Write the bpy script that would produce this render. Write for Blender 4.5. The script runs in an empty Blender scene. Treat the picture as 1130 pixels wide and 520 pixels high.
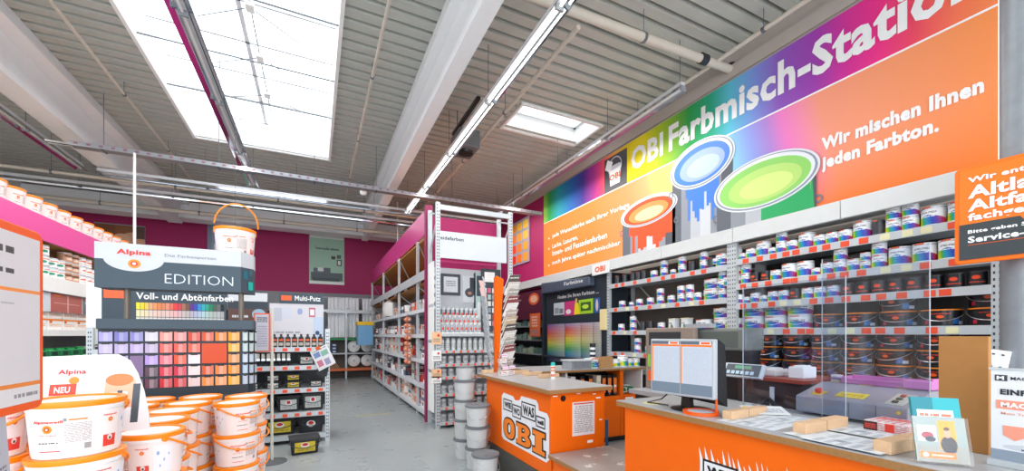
import bpy, bmesh, math, random
from math import sin, cos, pi, atan, sqrt, radians
from mathutils import Vector, Matrix
from mathutils.geometry import tessellate_polygon
random.seed(7)
SC = bpy.context.scene
COL = SC.collection
# ------------------------------------------------------------------ camera geometry (level camera, eye 1.53 m)
CA = atan(218/449.0); CF = 449.0; EYE = 1.53
def P(x, y, X=None, Y=None, Z=None):
    """point of the photo (1130x520) on a world plane"""
    u = (x-565)/CF; v = (370-y)/CF
    dx = sin(CA)+u*cos(CA); dy = cos(CA)-u*sin(CA)
    t = X/dx if X is not None else Y/dy if Y is not None else (Z-EYE)/v
    return Vector((t*dx, t*dy, EYE+t*v))
# ------------------------------------------------------------------ materials
def lin(h):
    if isinstance(h, str):
        h = h.lstrip('#'); c = [int(h[i:i+2], 16)/255 for i in (0, 2, 4)]
    else:
        c = [v/255 for v in h]
    return tuple((v/12.92 if v <= .04045 else ((v+.055)/1.055)**2.4) for v in c)
MATS = {}
class NT:
    def __init__(s, name):
        s.m = bpy.data.materials.new(name); s.m.use_nodes = True
        s.t = s.m.node_tree; s.b = s.t.nodes['Principled BSDF']
    def n(s, ty, **k):
        x = s.t.nodes.new(ty)
        for a, v in k.items(): setattr(x, a, v)
        return x
    def put(s, sock, v):
        if isinstance(v, bpy.types.NodeSocket): s.t.links.new(v, sock)
        else: sock.default_value = v
    def f(s, op, a, b=0.0, c=0.0):
        x = s.n('ShaderNodeMath', operation=op)
        s.put(x.inputs[0], a); s.put(x.inputs[1], b); s.put(x.inputs[2], c)
        return x.outputs[0]
    def mix(s, fac, a, b, bt='MIX'):
        x = s.n('ShaderNodeMix', data_type='RGBA', blend_type=bt)
        s.put(x.inputs[0], fac); s.put(x.inputs[6], a if isinstance(a, bpy.types.NodeSocket) else (*a, 1)); s.put(x.inputs[7], b if isinstance(b, bpy.types.NodeSocket) else (*b, 1))
        return x.outputs[2]
    def noise(s, scale, det=2.0, vec=None, rough=.5):
        x = s.n('ShaderNodeTexNoise'); x.inputs['Scale'].default_value = scale; x.inputs['Detail'].default_value = det
        x.inputs['Roughness'].default_value = rough
        if vec is not None: s.t.links.new(vec, x.inputs['Vector'])
        return x.outputs['Fac']
def mat(name, c, rough=.5, metal=0.0, var=.05, scale=9.0, emit=None, es=0.0, spec=None, bump=0.0):
    if name in MATS: return MATS[name]
    N = NT(name); base = lin(c)
    co = N.n('ShaderNodeTexCoord').outputs['Object']
    nz = N.noise(scale, 3.0, co)
    col = N.mix(nz, tuple(v*(1-var) for v in base), tuple(min(1, v*(1+var)) for v in base))
    N.put(N.b.inputs['Base Color'], col)
    N.b.inputs['Roughness'].default_value = rough; N.b.inputs['Metallic'].default_value = metal
    if spec is not None: N.b.inputs['Specular IOR Level'].default_value = spec
    if emit is not None:
        N.b.inputs['Emission Color'].default_value = (*lin(emit), 1); N.b.inputs['Emission Strength'].default_value = es
    if bump:
        bp = N.n('ShaderNodeBump'); bp.inputs['Strength'].default_value = bump; bp.inputs['Distance'].default_value = .01
        N.t.links.new(nz, bp.inputs['Height']); N.t.links.new(bp.outputs[0], N.b.inputs['Normal'])
    MATS[name] = N.m
    return N.m
def label_mat(name, base, rects=(), rainbow=False, rough=.45):
    """printed matter: coloured rectangles in the face's own UV; a rect ending in 't' is broken up like lines of small print, 'o' is an ellipse"""
    if name in MATS: return MATS[name]
    N = NT(name)
    uv = N.n('ShaderNodeUVMap').outputs[0]
    sp = N.n('ShaderNodeSeparateXYZ'); N.t.links.new(uv, sp.inputs[0]); u, v = sp.outputs[0], sp.outputs[1]
    nz = N.noise(5.0, 2.0, uv)
    b = lin(base); col = N.mix(nz, tuple(k*.96 for k in b), tuple(min(1, k*1.03) for k in b))
    if rainbow:
        cr = N.n('ShaderNodeValToRGB'); cr.color_ramp.interpolation = 'LINEAR'
        e = cr.color_ramp.elements
        stops = [(.0, 'ffe000'), (.2, 'd8e000'), (.36, '18b040'), (.5, '0090c8'), (.68, '1848b8'), (.86, '7030a8'), (1, 'c82868')]
        e[0].position = 0; e[0].color = (*lin(stops[0][1]), 1); e[1].position = 1; e[1].color = (*lin(stops[-1][1]), 1)
        for p_, c_ in stops[1:-1]:
            q = e.new(p_); q.color = (*lin(c_), 1)
        w = N.f('MULTIPLY_ADD', u, 2.4, -.72)
        w = N.f('MULTIPLY_ADD', v, .12, w)
        N.t.links.new(w, cr.inputs[0])
        edge = N.f('MULTIPLY_ADD', N.f('ABSOLUTE', N.f('SUBTRACT', u, .5)), 1.0, v)
        m = N.f('MULTIPLY', N.f('LESS_THAN', edge, .66), N.f('GREATER_THAN', v, .06))
        m = N.f('MULTIPLY', m, N.f('LESS_THAN', N.f('ABSOLUTE', N.f('SUBTRACT', u, .5)), .3))
        col = N.mix(m, col, cr.outputs[0])
    for r in rects:
        u0, u1, v0, v1, c_ = r[:5]; fl = r[5] if len(r) > 5 else ''
        if 'o' in fl:
            a = N.f('DIVIDE', N.f('SUBTRACT', u, (u0+u1)/2), (u1-u0)/2); d = N.f('DIVIDE', N.f('SUBTRACT', v, (v0+v1)/2), (v1-v0)/2)
            m = N.f('LESS_THAN', N.f('ADD', N.f('MULTIPLY', a, a), N.f('MULTIPLY', d, d)), 1.0)
        else:
            m = N.f('MULTIPLY', N.f('MULTIPLY', N.f('GREATER_THAN', u, u0), N.f('LESS_THAN', u, u1)), N.f('MULTIPLY', N.f('GREATER_THAN', v, v0), N.f('LESS_THAN', v, v1)))
        if 't' in fl:
            k = r[6] if len(r) > 6 else 5
            fr = N.f('FRACT', N.f('MULTIPLY', N.f('SUBTRACT', v, v0), k/(v1-v0)))
            line = N.f('LESS_THAN', N.f('ABSOLUTE', N.f('SUBTRACT', fr, .5)), .27)
            mp = N.n('ShaderNodeCombineXYZ'); N.put(mp.inputs[0], N.f('MULTIPLY', u, 34.0/max(.15, (u1-u0))*.35)); N.put(mp.inputs[1], N.f('FLOOR', N.f('MULTIPLY', N.f('SUBTRACT', v, v0), k/(v1-v0))))
            wd = N.f('GREATER_THAN', N.noise(1.0, 1.0, mp.outputs[0]), .43)
            m = N.f('MULTIPLY', m, N.f('MULTIPLY', line, wd))
        col = N.mix(m, col, lin(c_))
    N.put(N.b.inputs['Base Color'], col); N.b.inputs['Roughness'].default_value = rough
    MATS[name] = N.m
    return N.m
def vcol_mat(name, rough=.5):
    if name in MATS: return MATS[name]
    N = NT(name); a = N.n('ShaderNodeVertexColor'); a.layer_name = 'Col'
    N.t.links.new(a.outputs[0], N.b.inputs['Base Color']); N.b.inputs['Roughness'].default_value = rough
    MATS[name] = N.m; return N.m
def clear_mat(name, tint=(255, 255, 255), gl=.10, fac=1.0, mirror=.05):
    if name in MATS: return MATS[name]
    N = NT(name); t = N.t
    out = t.nodes['Material Output']
    tr = N.n('ShaderNodeBsdfTransparent'); tr.inputs[0].default_value = (*[v*fac for v in lin(tint)], 1)
    g = N.n('ShaderNodeBsdfGlossy'); g.inputs['Roughness'].default_value = .05
    g.inputs[0].default_value = (1, 1, 1, 1)
    fr = N.n('ShaderNodeFresnel'); fr.inputs[0].default_value = 1.35
    nz = N.noise(3.0); f = N.f('MULTIPLY_ADD', nz, .02, N.f('MULTIPLY_ADD', fr.outputs[0], gl*4, mirror))
    mx = N.n('ShaderNodeMixShader'); N.t.links.new(f, mx.inputs[0]); t.links.new(tr.outputs[0], mx.inputs[1]); t.links.new(g.outputs[0], mx.inputs[2])
    t.links.new(mx.outputs[0], out.inputs[0]); MATS[name] = N.m; return N.m
# ------------------------------------------------------------------ mesh building
UPV = Vector((0, 0, 1))
class Fr:
    """frame: a along ux, b outward (front), c up"""
    def __init__(s, o=(0, 0, 0), ux=(1, 0, 0), uz=(0, 0, 1)):
        s.o = Vector(o); s.x = Vector(ux).normalized(); s.z = Vector(uz).normalized(); s.n = s.x.cross(s.z)
    def __call__(s, a, b, c): return s.o+s.x*a+s.n*b+s.z*c
def FX(x, y=0, z=0): return Fr((x, y, z), (0, -1, 0))       # faces -X, a runs towards -Y
def FY(x, y, z=0): return Fr((x, y, z), (1, 0, 0))           # faces -Y, a runs towards +X
def FL(x, y=0, z=0): return Fr((x, y, z), (0, 1, 0))         # faces +X, a runs towards +Y
ID = lambda a, b, c: Vector((a, b, c))
class MB:
    def __init__(s, fr=None):
        s.v = []; s.f = []; s.m = []; s.uv = []; s.c = []; s.fr = fr or ID; s.hascol = False
    def face(s, pts, m=0, uv=None, col=None):
        i = len(s.v); s.v += [s.fr(*p) for p in pts]; s.f.append(tuple(range(i, i+len(pts)))); s.m.append(m)
        s.uv.append(uv or [(0, 0), (1, 0), (1, 1), (0, 1)][:len(pts)] + [(0, 0)]*max(0, len(pts)-4)); s.c.append(col)
        if col: s.hascol = True
        return s
    def box(s, a0, a1, b0, b1, c0, c1, m=0, fm=None):
        """b1 is the front. fm = material of the front face"""
        A = [(a0, b1, c0), (a1, b1, c0), (a1, b1, c1), (a0, b1, c1)]; B = [(a0, b0, c0), (a1, b0, c0), (a1, b0, c1), (a0, b0, c1)]
        if s.fr is ID:
            s.face([A[1], A[0], A[3], A[2]], m if fm is None else fm)
            s.face([B[0], B[1], B[2], B[3]], m); s.face([B[1], A[1], A[2], B[2]], m); s.face([A[0], B[0], B[3], A[3]], m)
            s.face([B[3], B[2], A[2], A[3]], m); s.face([A[0], A[1], B[1], B[0]], m)
        else:
            s.face(A, m if fm is None else fm); s.face([B[1], B[0], B[3], B[2]], m)
            s.face([A[1], B[1], B[2], A[2]], m); s.face([B[0], A[0], A[3], B[3]], m)
            s.face([A[3], A[2], B[2], B[3]], m); s.face([B[0], B[1], A[1], A[0]], m)
        return s
    def prism(s, poly, b0, b1, m=0, fm=None):
        """polygon in (a,c), extruded b0..b1"""
        n = len(poly)
        xs = [p[0] for p in poly]; ys = [p[1] for p in poly]; w = max(xs)-min(xs) or 1; h = max(ys)-min(ys) or 1
        uv = [((p[0]-min(xs))/w, (p[1]-min(ys))/h) for p in poly]
        s.face([(p[0], b1, p[1]) for p in poly], m if fm is None else fm, uv)
        s.face([(p[0], b0, p[1]) for p in reversed(poly)], m, list(reversed(uv)))
        for i in range(n):
            p, q = poly[i], poly[(i+1) % n]
            s.face([(q[0], b1, q[1]), (p[0], b1, p[1]), (p[0], b0, p[1]), (q[0], b0, q[1])], m)
        return s
    def lathe(s, prof, n=20, cx=0, cy=0, sx=1, sy=1, m=0, a0=0, a1=2*pi, mats=None, flip=False):
        """profile [(r,z)]; u=.5 faces -Y"""
        for k in range(len(prof)-1):
            (r0, z0), (r1, z1) = prof[k], prof[k+1]
            mm = mats[k] if mats else m
            for i in range(n):
                t0 = a0+(a1-a0)*i/n; t1 = a0+(a1-a0)*(i+1)/n
                def pt(r, t, z): return (cx+sx*r*-sin(t), cy+sy*r*cos(t), z)
                q = [pt(r0, t0, z0), pt(r0, t1, z0), pt(r1, t1, z1), pt(r1, t0, z1)]
                uv = [(i/n, k/(len(prof)-1)), ((i+1)/n, k/(len(prof)-1)), ((i+1)/n, (k+1)/(len(prof)-1)), (i/n, (k+1)/(len(prof)-1))]
                if r0 < 1e-6: q = q[1:]; uv = uv[1:]
                elif r1 < 1e-6: q = q[:3]; uv = uv[:3]
                s.face(q, mm, uv)
        return s
    def tube(s, pts, r, n=8, m=0, cap=True):
        pts = [Vector(p) for p in pts]; rings = []
        for i, p in enumerate(pts):
            d = (pts[min(i+1, len(pts)-1)]-pts[max(i-1, 0)]).normalized()
            a = d.orthogonal().normalized() if i == 0 else (prev-d*prev.dot(d)).normalized()
            prev = a; b = d.cross(a)
            rings.append([p+a*r*cos(2*pi*k/n)+b*r*sin(2*pi*k/n) for k in range(n)])
        for i in range(len(rings)-1):
            for k in range(n):
                s.face([rings[i][k], rings[i][(k+1) % n], rings[i+1][(k+1) % n], rings[i+1][k]], m)
        if cap: s.face(list(reversed(rings[0])), m); s.face(rings[-1], m)
        return s
    def flat(s, loops, b, m=0, col=None):
        """filled 2d polygon with holes, loops in (a,c)"""
        vv = [Vector((p[0], p[1], 0)) for l in loops for p in l]
        for t in tessellate_polygon([[Vector((p[0], p[1], 0)) for p in l] for l in loops]):
            a, b_, c = [vv[i] for i in t]
            if (b_-a).cross(c-a).z < 0: b_, c = c, b_
            s.face([(q.x, b, q.y) for q in (a, b_, c)], m, [(0, 0), (1, 0), (1, 1)], col)
        return s
    def text(s, str_, a0, c0, w, h, b=.003, m=0, bold=0.0, wrap=None):
        vs, fs = tmesh(str_, bold)
        x0 = min(v[0] for v in vs); x1 = max(v[0] for v in vs); y0 = min(v[1] for v in vs); y1 = max(v[1] for v in vs)
        if w is None: w = h*(x1-x0)/(y1-y0)
        for f in fs:
            pts = []
            for i in f:
                a = a0+(vs[i][0]-x0)/(x1-x0)*w; c = c0+(vs[i][1]-y0)/(y1-y0)*h
                if wrap: R = wrap; pts.append((R*sin(a/R), -R*cos(a/R), c))
                else: pts.append((a, b, c))
            s.face(pts, m)
        return s
    def build(s, name, mats, parent=None, smooth=False, bevel=0.0, loc=None, merge=True):
        off = OFF.get(parent.name, Vector()) if parent else Vector(loc or (0, 0, 0))
        me = bpy.data.meshes.new(name)
        me.from_pydata([tuple(v-off) for v in s.v], [], s.f)
        if not isinstance(mats, (list, tuple)): mats = [mats]
        for m_ in mats: me.materials.append(m_)
        me.polygons.foreach_set('material_index', s.m)
        ul = me.uv_layers.new(name='UVMap'); k = 0; flat_ = []
        for u in s.uv: flat_ += [c for q in u for c in q]
        # pad
        need = len(me.loops)*2; flat_ = flat_[:need]+[0.0]*(need-len(flat_)); ul.data.foreach_set('uv', flat_)
        if s.hascol:
            ca = me.color_attributes.new('Col', 'FLOAT_COLOR', 'CORNER'); fl = []
            for f, c in zip(s.f, s.c):
                c = c or (1, 1, 1)
                if isinstance(c[0], (tuple, list)): fl += [x for q in c for x in (*q, 1.0)]
                else: fl += [*c, 1.0]*len(f)
            ca.data.foreach_set('color', fl)
        if merge:
            bm = bmesh.new(); bm.from_mesh(me); bmesh.ops.remove_doubles(bm, verts=bm.verts, dist=1e-5)
            bm.to_mesh(me); bm.free()
        if smooth:
            for p in me.polygons: p.use_smooth = True
            try: me.set_sharp_from_angle(angle=radians(40))
            except Exception: pass
        me.update()
        o = bpy.data.objects.new(name, me); COL.objects.link(o)
        if parent: o.parent = parent; OFF[o.name] = off
        else: o.location = off; OFF[o.name] = off
        if bevel:
            md = o.modifiers.new('bevel', 'BEVEL'); md.width = bevel; md.segments = 2; md.limit_method = 'ANGLE'
        return o
OFF = {}
TM = {}
def tmesh(t, bold):
    k = (t, bold)
    if k not in TM:
        cu = bpy.data.curves.new('t', 'FONT'); cu.body = t; cu.offset = bold; cu.resolution_u = 2; cu.size = 1; cu.space_character = 1+bold*1.5
        o = bpy.data.objects.new('t', cu); COL.objects.link(o); dg = bpy.context.evaluated_depsgraph_get()
        me = o.evaluated_get(dg).to_mesh()
        TM[k] = ([tuple(v.co[:2]) for v in me.vertices], [tuple(p.vertices) for p in me.polygons])
        o.evaluated_get(dg).to_mesh_clear(); COL.objects.unlink(o); bpy.data.objects.remove(o); bpy.data.curves.remove(cu)
    return TM[k]
def T(name, label, cat, loc=(0, 0, 0), group=None):
    o = bpy.data.objects.new(name, None); COL.objects.link(o); o.empty_display_size = .1
    o.location = loc; OFF[o.name] = Vector(loc)
    o['label'] = label; o['category'] = cat
    if group: o['group'] = group
    return o
def tag(o, label, cat, group=None):
    o['label'] = label; o['category'] = cat
    if group: o['group'] = group
    return o
def S(o): o['kind'] = 'structure'; return o
KIDS = {}
def kids(o):
    return [c for c in ALL if c.parent == o]
def tree(root):
    """snapshot of a thing's tree for quick copying"""
    def rec(o): return (o, [rec(c) for c in COL.objects if c.parent == o])
    return rec(root)
def dup(tr, loc, rz=0.0, label=None, group=None, cat=None, sc=None):
    def rec(t, par):
        c = t[0].copy(); COL.objects.link(c)
        if par: c.parent = par
        for k in t[1]: rec(k, c)
        return c
    r = rec(tr, None); r.location = loc; r.rotation_euler = (0, 0, rz)
    if sc: r.scale = sc
    if label: r['label'] = label
    if group: r['group'] = group
    if cat: r['category'] = cat
    return r
class Proto:
    """first use moves the built thing itself, later uses copy it"""
    def __init__(s, root): s.tr = tree(root); s.used = False
    def __call__(s, loc, rz=0.0, label=None, group=None, sc=None):
        if not s.used:
            s.used = True; r = s.tr[0]; r.location = loc; r.rotation_euler = (0, 0, rz)
            if sc: r.scale = sc
            if label: r['label'] = label
            if group: r['group'] = group
            return r
        return dup(s.tr, loc, rz, label, group, None, sc if sc else (1, 1, 1))
ORD = 'first second third fourth fifth sixth seventh eighth ninth tenth eleventh twelfth thirteenth fourteenth fifteenth sixteenth seventeenth eighteenth nineteenth twentieth'.split()
ORD += ['twenty-'+w for w in ORD[:9]]+['thirtieth']+['thirty-'+w for w in ORD[:9]]+['fortieth']
ORD = ORD+['forty-'+w for w in ORD[:9]]
# common materials
M = lambda *a, **k: mat(*a, **k)
white = M('white_paint', 'f2f2f0', .5)
steel = M('galvanised_shelf_steel', 'c6ccd0', .42, .25)
steel_d = M('dark_steel', '70757a', .45, .5)
mag = M('magenta_wall_paint', 'a00e58', .6, var=.03)
magf = M('magenta_fascia_laminate', 'cc2c84', .35, var=.03)
pinkf = M('lit_pink_laminate', 'e85aa0', .35, var=.02)  # magenta laminate with its light put into a brighter pink
magd = M('magenta_upright_paint', '90104e', .5)
orange = M('orange_laminate', 'ee6602', .45, var=.04, spec=.3)
orange_pl = M('orange_plastic', 'ff8c08', .35)
orange_fr = M('orange_red_plastic', 'f05c0e', .35)
black = M('black_plastic', '141416', .35)
dark = M('dark_grey_plastic', '2c2f33', .45)
navy = M('slate_blue_board', '3c4c58', .55)
grey = M('grey_plastic', '8c9094', .45)
lgrey = M('light_grey_board', 'cfd4da', .5)
wood = M('beech_wood', 'd6b08a', .5, scale=30, var=.15)
ply = M('raw_chipboard', 'b07838', .6, scale=40, var=.2)
brown = M('brown_hardboard', 'a8743c', .7, scale=25, var=.1)
red = M('red_print', 'e02818', .45)
txtw = M('white_lettering', 'f6f6f6', .5)
txtd = M('dark_lettering', '2a3036', .5)
txtg = M('grey_lettering', '6d7882', .5)
card = M('cardboard', 'b98a58', .8, scale=20)
tagm = M('orange_price_ticket', 'f0502a', .5)
tagy = M('cream_price_ticket', 'e8e4b8', .5)
clear = clear_mat('clear_acrylic', gl=.03, mirror=.01)
smoke = clear_mat('protective_acrylic', tint=(238, 242, 248), gl=.05, mirror=.02)
V = vcol_mat('printed_colour')
# ================================================================== ROOM
RX, BY, CZ = 5.4, 16.2, 5.62
flo = NT('polished_concrete_floor')
co = flo.n('ShaderNodeTexCoord').outputs['Object']
n1 = flo.noise(.7, 5, co, .6); n2 = flo.noise(3, 3, co, .5)
c1 = flo.mix(n1, lin('8c9496'), lin('b0b6b7')); c2 = flo.mix(flo.f('MULTIPLY', n2, .35), c1, lin('7c8284'))
flo.put(flo.b.inputs['Base Color'], c2); flo.put(flo.b.inputs['Roughness'], flo.f('MULTIPLY_ADD', n2, .25, .18))
S(MB().box(-7, RX, -2.5, BY, -.12, 0).build('floor', flo.m))
o = MB().box(.7, 1.35, 8.18, 8.24, .0005, .001).build('floor_marking', [M('worn_yellow_tape', 'b8b068', .6)]); tag(o, 'worn yellow tape line on the aisle floor', 'floor marking')
# right wall, with beige upper band that steps out a little; magenta field from the banner to the back
beige = M('beige_wall_paint', 'b4aaa2', .7)
w = MB(); w.box(RX, RX+.2, -2.5, BY, 0, CZ+.1); S(w.build('wall_right', [beige]))
w = MB(FX(RX)); w.box(-9.16, 2.5, 0, .03, 5.22, 5.40); S(w.build('trim_1', [beige]))
w = MB(FX(RX)); w.box(-BY, -9.17, 0, .03, 2.3, 5.17); S(w.build('wall_right_field', [mag]))
w = MB(FX(RX)); w.box(-BY, -5.5, 0, .02, 0, 2.3); S(w.build('wall_right_base', [M('grey_wall_paint', '8b8f94', .7)]))
bw = MB(FY(-7, BY)); bw.box(0, 12.4, -.2, 0, 0, 3.05, 1); bw.box(0, 12.4, -.2, 0, 3.05, 5.32, 0); bw.box(0, 12.4, -.2, 0, 5.32, CZ+.1, 2)
S(bw.build('wall_back', [mag, M('grey_wall_paint', '8b8f94', .7), beige]))
S(MB().box(-7.2, -7, -2.5, BY, 0, CZ+.1).build('wall_left', [M('white_wall_paint', 'e6e4e2', .7)]))
# trapezoidal sheet roof with two skylight openings
roofm = M('coated_roof_sheet', 'b6b8b0', .55, var=.04)
H1 = (-2.19, .29, 3.0, 10.34); H2 = (3.32, 5.0, 6.38, 7.24)
rb = MB()
PR = .21; y = -2.5
def span(x0, x1, y):
    m = y+PR/2; segs = [(x0, x1)]
    for h in (H1, H2):
        if h[2] < m < h[3]:
            n_ = []
            for a, b in segs:
                if a < h[0] < b or a < h[1] < b or (h[0] <= a and b <= h[1]):
                    if a < h[0]: n_.append((a, h[0]))
                    if h[1] < b: n_.append((h[1], b))
                else: n_.append((a, b))
            segs = n_
    return segs
while y < BY:
    for a, b in span(-7, RX, y):
        # low flat, flank, high flat, flank
        pr = [(0, 0), (.14, 0), (.147, .09), (.2, .09), (PR, 0)]
        for (p, zp), (q, zq) in zip(pr[:-1], pr[1:]):
            rb.face([(a, y+p, CZ+zp), (a, y+q, CZ+zq), (b, y+q, CZ+zq), (b, y+p, CZ+zp)])
    y += PR
ceil = rb.build('ceiling', [roofm]); S(ceil)
for nme, h, dz in (('window_1', H1, .55), ('window_2', H2, .35)):
    x0, x1, y0, y1 = h
    fm = M('skylight_upstand_white', 'eeeeec', .5)
    w = MB(); t = .05
    z0 = CZ-.04; z1 = CZ+dz
    w.box(x0-t, x0, y0-t, y1+t, z0, z1).box(x1, x1+t, y0-t, y1+t, z0, z1).box(x0, x1, y0-t, y0, z0, z1).box(x0, x1, y1, y1+t, z0, z1)
    wo = S(w.build(nme, [fm]))
    g = MB()
    if nme == 'window_1':
        for i in range(9):
            yy = y0+(y1-y0)*i/8
            g.box(x0, x1, yy-.02, yy+.02, z1-.03, z1+.03)
        g.box((x0+x1)/2-.03, (x0+x1)/2+.03, y0, y1, z1-.03, z1+.05)
    else:
        g.box(x0, x1, y0+.02, y0+.08, z1-.05, z1+.02).box(x0, x1, y1-.08, y1-.02, z1-.05, z1+.02).box(x0, x0+.06, y0, y1, z1-.05, z1+.02).box(x1-.06, x1, y0, y1, z1-.05, z1+.02)
        g.box(x0, x1, y0+.5, y0+.53, z1-.04, z1+.02)
    g.build('glazing_bars', [M('white_glazing_bar', 'dfe3e6', .4)], wo)
    gp = MB().box(x0, x1, y0, y1, z1+.03, z1+.04); gp.build('pane', [clear_mat('skylight_glass', gl=.02, mirror=.01)], wo)
# girders
gm = M('painted_girder', 'f0f1f2', .5, var=.03)
def girder(nme, xl, xr, bl, br, y0, y1, zb=4.9, ins=.05):
    g = MB(); z1 = CZ
    g.box(xl, xr, y0, y1, z1-.16, z1).box(bl+ins, br-ins, y0, y1, zb+.1, z1-.16).box(bl, br, y0, y1, zb, zb+.09)
    return S(g.build(nme, [gm], bevel=.008))
girder('beam_1', -4.02, -3.42, -3.92, -3.58, -2.5, 15.4)
girder('beam_2', 1.44, 1.98, 1.52, 1.72, -2.5, 15.4)
g = MB(); g.box(-7, RX, 15.38, 15.62, 5.14, 5.56).box(-7, RX, 15.2, 15.8, 5.04, 5.14); S(g.build('beam_3', [gm]))
# round steel post at the sales desk
colm = M('galvanised_post', '8e949a', .45, .35, scale=14, var=.18)
c = MB().lathe([(0, 0), (.10, 0), (.10, CZ)], 28, 4.08, .912); S(c.build('column', [colm], smooth=True))
# ------------------------------------------------------------------ ceiling services
chrome = M('mirror_reflector', 'd4d8de', .09, 1.0, var=.02)
tubem = M('lit_fluorescent_tube', 'ffffff', .4, emit='fffaf2', es=3.0)
railm = M('white_trunking', 'd8dadc', .4, .2)
def striplight(x, y0, y1, z, label, name='strip_light', axis='Y', lit=False, ww=.085):
    tubes = True
    cx = (x if axis == 'Y' else (y0+y1)/2); cy = ((y0+y1)/2 if axis == 'Y' else x)
    t = T(name, label, 'ceiling light', (cx, cy, z), 'strip lights under the roof')
    def bx(mb, a0, a1, l0, l1, c0, c1):
        return mb.box(a0, a1, l0, l1, c0, c1) if axis == 'Y' else mb.box(l0, l1, a0, a1, c0, c1)
    bx(MB(), x-.035, x+.035, y0, y1, z+.03, z+.09).build('trunking', [railm], t)
    m = MB(); n = max(1, int((y1-y0)/1.55)); L = (y1-y0)/n
    for s_ in (-1, 1):
        pr = [(.03, .035), (.055, .02), (ww, -.035)]
        for (p, zp), (q, zq) in zip(pr[:-1], pr[1:]):
            for d in (0, .004):
                a = [(x+s_*p, y0, z+zp+d), (x+s_*p, y1, z+zp+d), (x+s_*q, y1, z+zq+d), (x+s_*q, y0, z+zq+d)]
                if axis != 'Y': a = [(b_, a_, c_) for a_, b_, c_ in a]
                m.face(a)
    m.build('reflector', [chrome], t)
    if tubes:
        for i in range(n):
            a = y0+i*L+.03; b = y0+(i+1)*L-.03
            p = [(x, a, z), (x, b, z)] if axis == 'Y' else [(a, x, z), (b, x, z)]
            MB().tube(p, .013, 8).build('tube', [tubem if lit else M('unlit_tube', 'e8e8e6', .3)], t, smooth=True)
            k = MB(); e = y0+i*L
            bx(k, x-.045, x+.045, e-.012, e+.012, z-.03, z+.035); k.build('joint_cap', [grey], t)
    for i in range(n+1):
        e = min(y1-.05, max(y0+.05, y0+i*L)) if i in (0, n) else y0+i*L
        p = [(x, e, z+.09), (x, e, CZ)] if axis == 'Y' else [(e, x, z+.09), (e, x, CZ)]
        MB().tube(p, .005, 5).build('hanger_wire', [steel_d], t)
    return t
chrome2 = M('worn_reflector', 'e4e6ea', .3, .8, var=.02)
striplight(-1.20, 3.4, 10.5, 4.8, 'mirror strip light hanging below the big skylight', ww=.11)
striplight(2.20, 1.6, 10.84, 4.8, 'bright strip light between the pale girder and the small skylight', lit=True)
striplight(-4.12, 4.0, 10.9, 4.8, 'strip light beyond the girder above the white pails')
striplight(4.55, 4.0, 10.4, 4.92, 'strip light running along the top of the rainbow banner')
striplight(10.93, -3.9, 4.9, 4.78, 'thin cross strip light in front of the back wall poster', axis='X', ww=.06)
striplight(12.05, -6.2, 5.0, 4.78, 'farther cross strip light along the magenta back wall', axis='X', ww=.07)
def pipe(name, pts, r, label, m=None, cl=True, cat='pipe'):
    t = T(name, label, cat, pts[0])
    MB().tube(pts, r, 12).build('pipe_run', [m or gm], t, smooth=True)
    if cl:
        a, b = Vector(pts[0]), Vector(pts[-1]); L = (b-a).length; n = max(2, int(L/2))
        for i in range(1, n):
            p = a.lerp(b, i/n); d = (b-a).normalized()*.02
            MB().tube([p-d, p+d], r+.008, 12).tube([p+Vector((0, 0, r)), (p.x, p.y, CZ-.005)], .005, 5).build('clamp', [steel_d], t)
    return t
pp = M('cream_pipe', 'c9c0b2', .45)
pipe('drain_pipe', [(2.0, 3.83, 5.16), (5.42, 3.90, 5.36)], .055, 'thick cream drain pipe running into the wall above the banner', pp)
MB().tube([(4.75, 3.885, 5.325), (4.87, 3.888, 5.332)], .07, 14, 0).build('pipe_sleeve', [dark]).parent = bpy.data.objects['drain_pipe']
bpy.data.objects['pipe_sleeve'].location = -OFF['drain_pipe']
k = MB().lathe([(.05, 0), (.095, .0), (.095, .02), (.05, .02)], 18)
w = k.build('wall_collar', [dark]); w.rotation_euler = (0, pi/2, 0); w.parent = bpy.data.objects['drain_pipe']; w.location = Vector((5.375, 3.9, 5.36))-OFF['drain_pipe']
pipe('sprinkler_pipe', [(-2.75, 2.0, 5.4), (-2.75, 13.0, 5.4)], .022, 'slim cream pipe between the girder and the big skylight', pp)
pipe('sprinkler_pipe', [(.78, 2.0, 5.4), (.78, 13.0, 5.4)], .022, 'slim cream pipe between the big skylight and the middle girder', pp)
pipe('sprinkler_pipe', [(2.75, 3.9, 5.1), (2.75, 14.0, 5.1)], .03, 'slim cream pipe branching from the drain pipe towards the back', pp)
pipe('sprinkler_pipe', [(5.05, 1.0, 5.35), (5.05, 12.0, 5.35)], .028, 'slim cream pipe following the beige wall above the banner', pp)
pipe('sprinkler_pipe', [(-6.8, 13.6, 4.83), (5.2, 13.6, 4.83)], .05, 'thick cream cross pipe before the back wall beam', pp)
pipe('sprinkler_pipe', [(-6.8, 11.5, 4.845), (5.2, 11.5, 4.845)], .035, 'thinner cross pipe above the two cross strip lights', pp)
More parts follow.
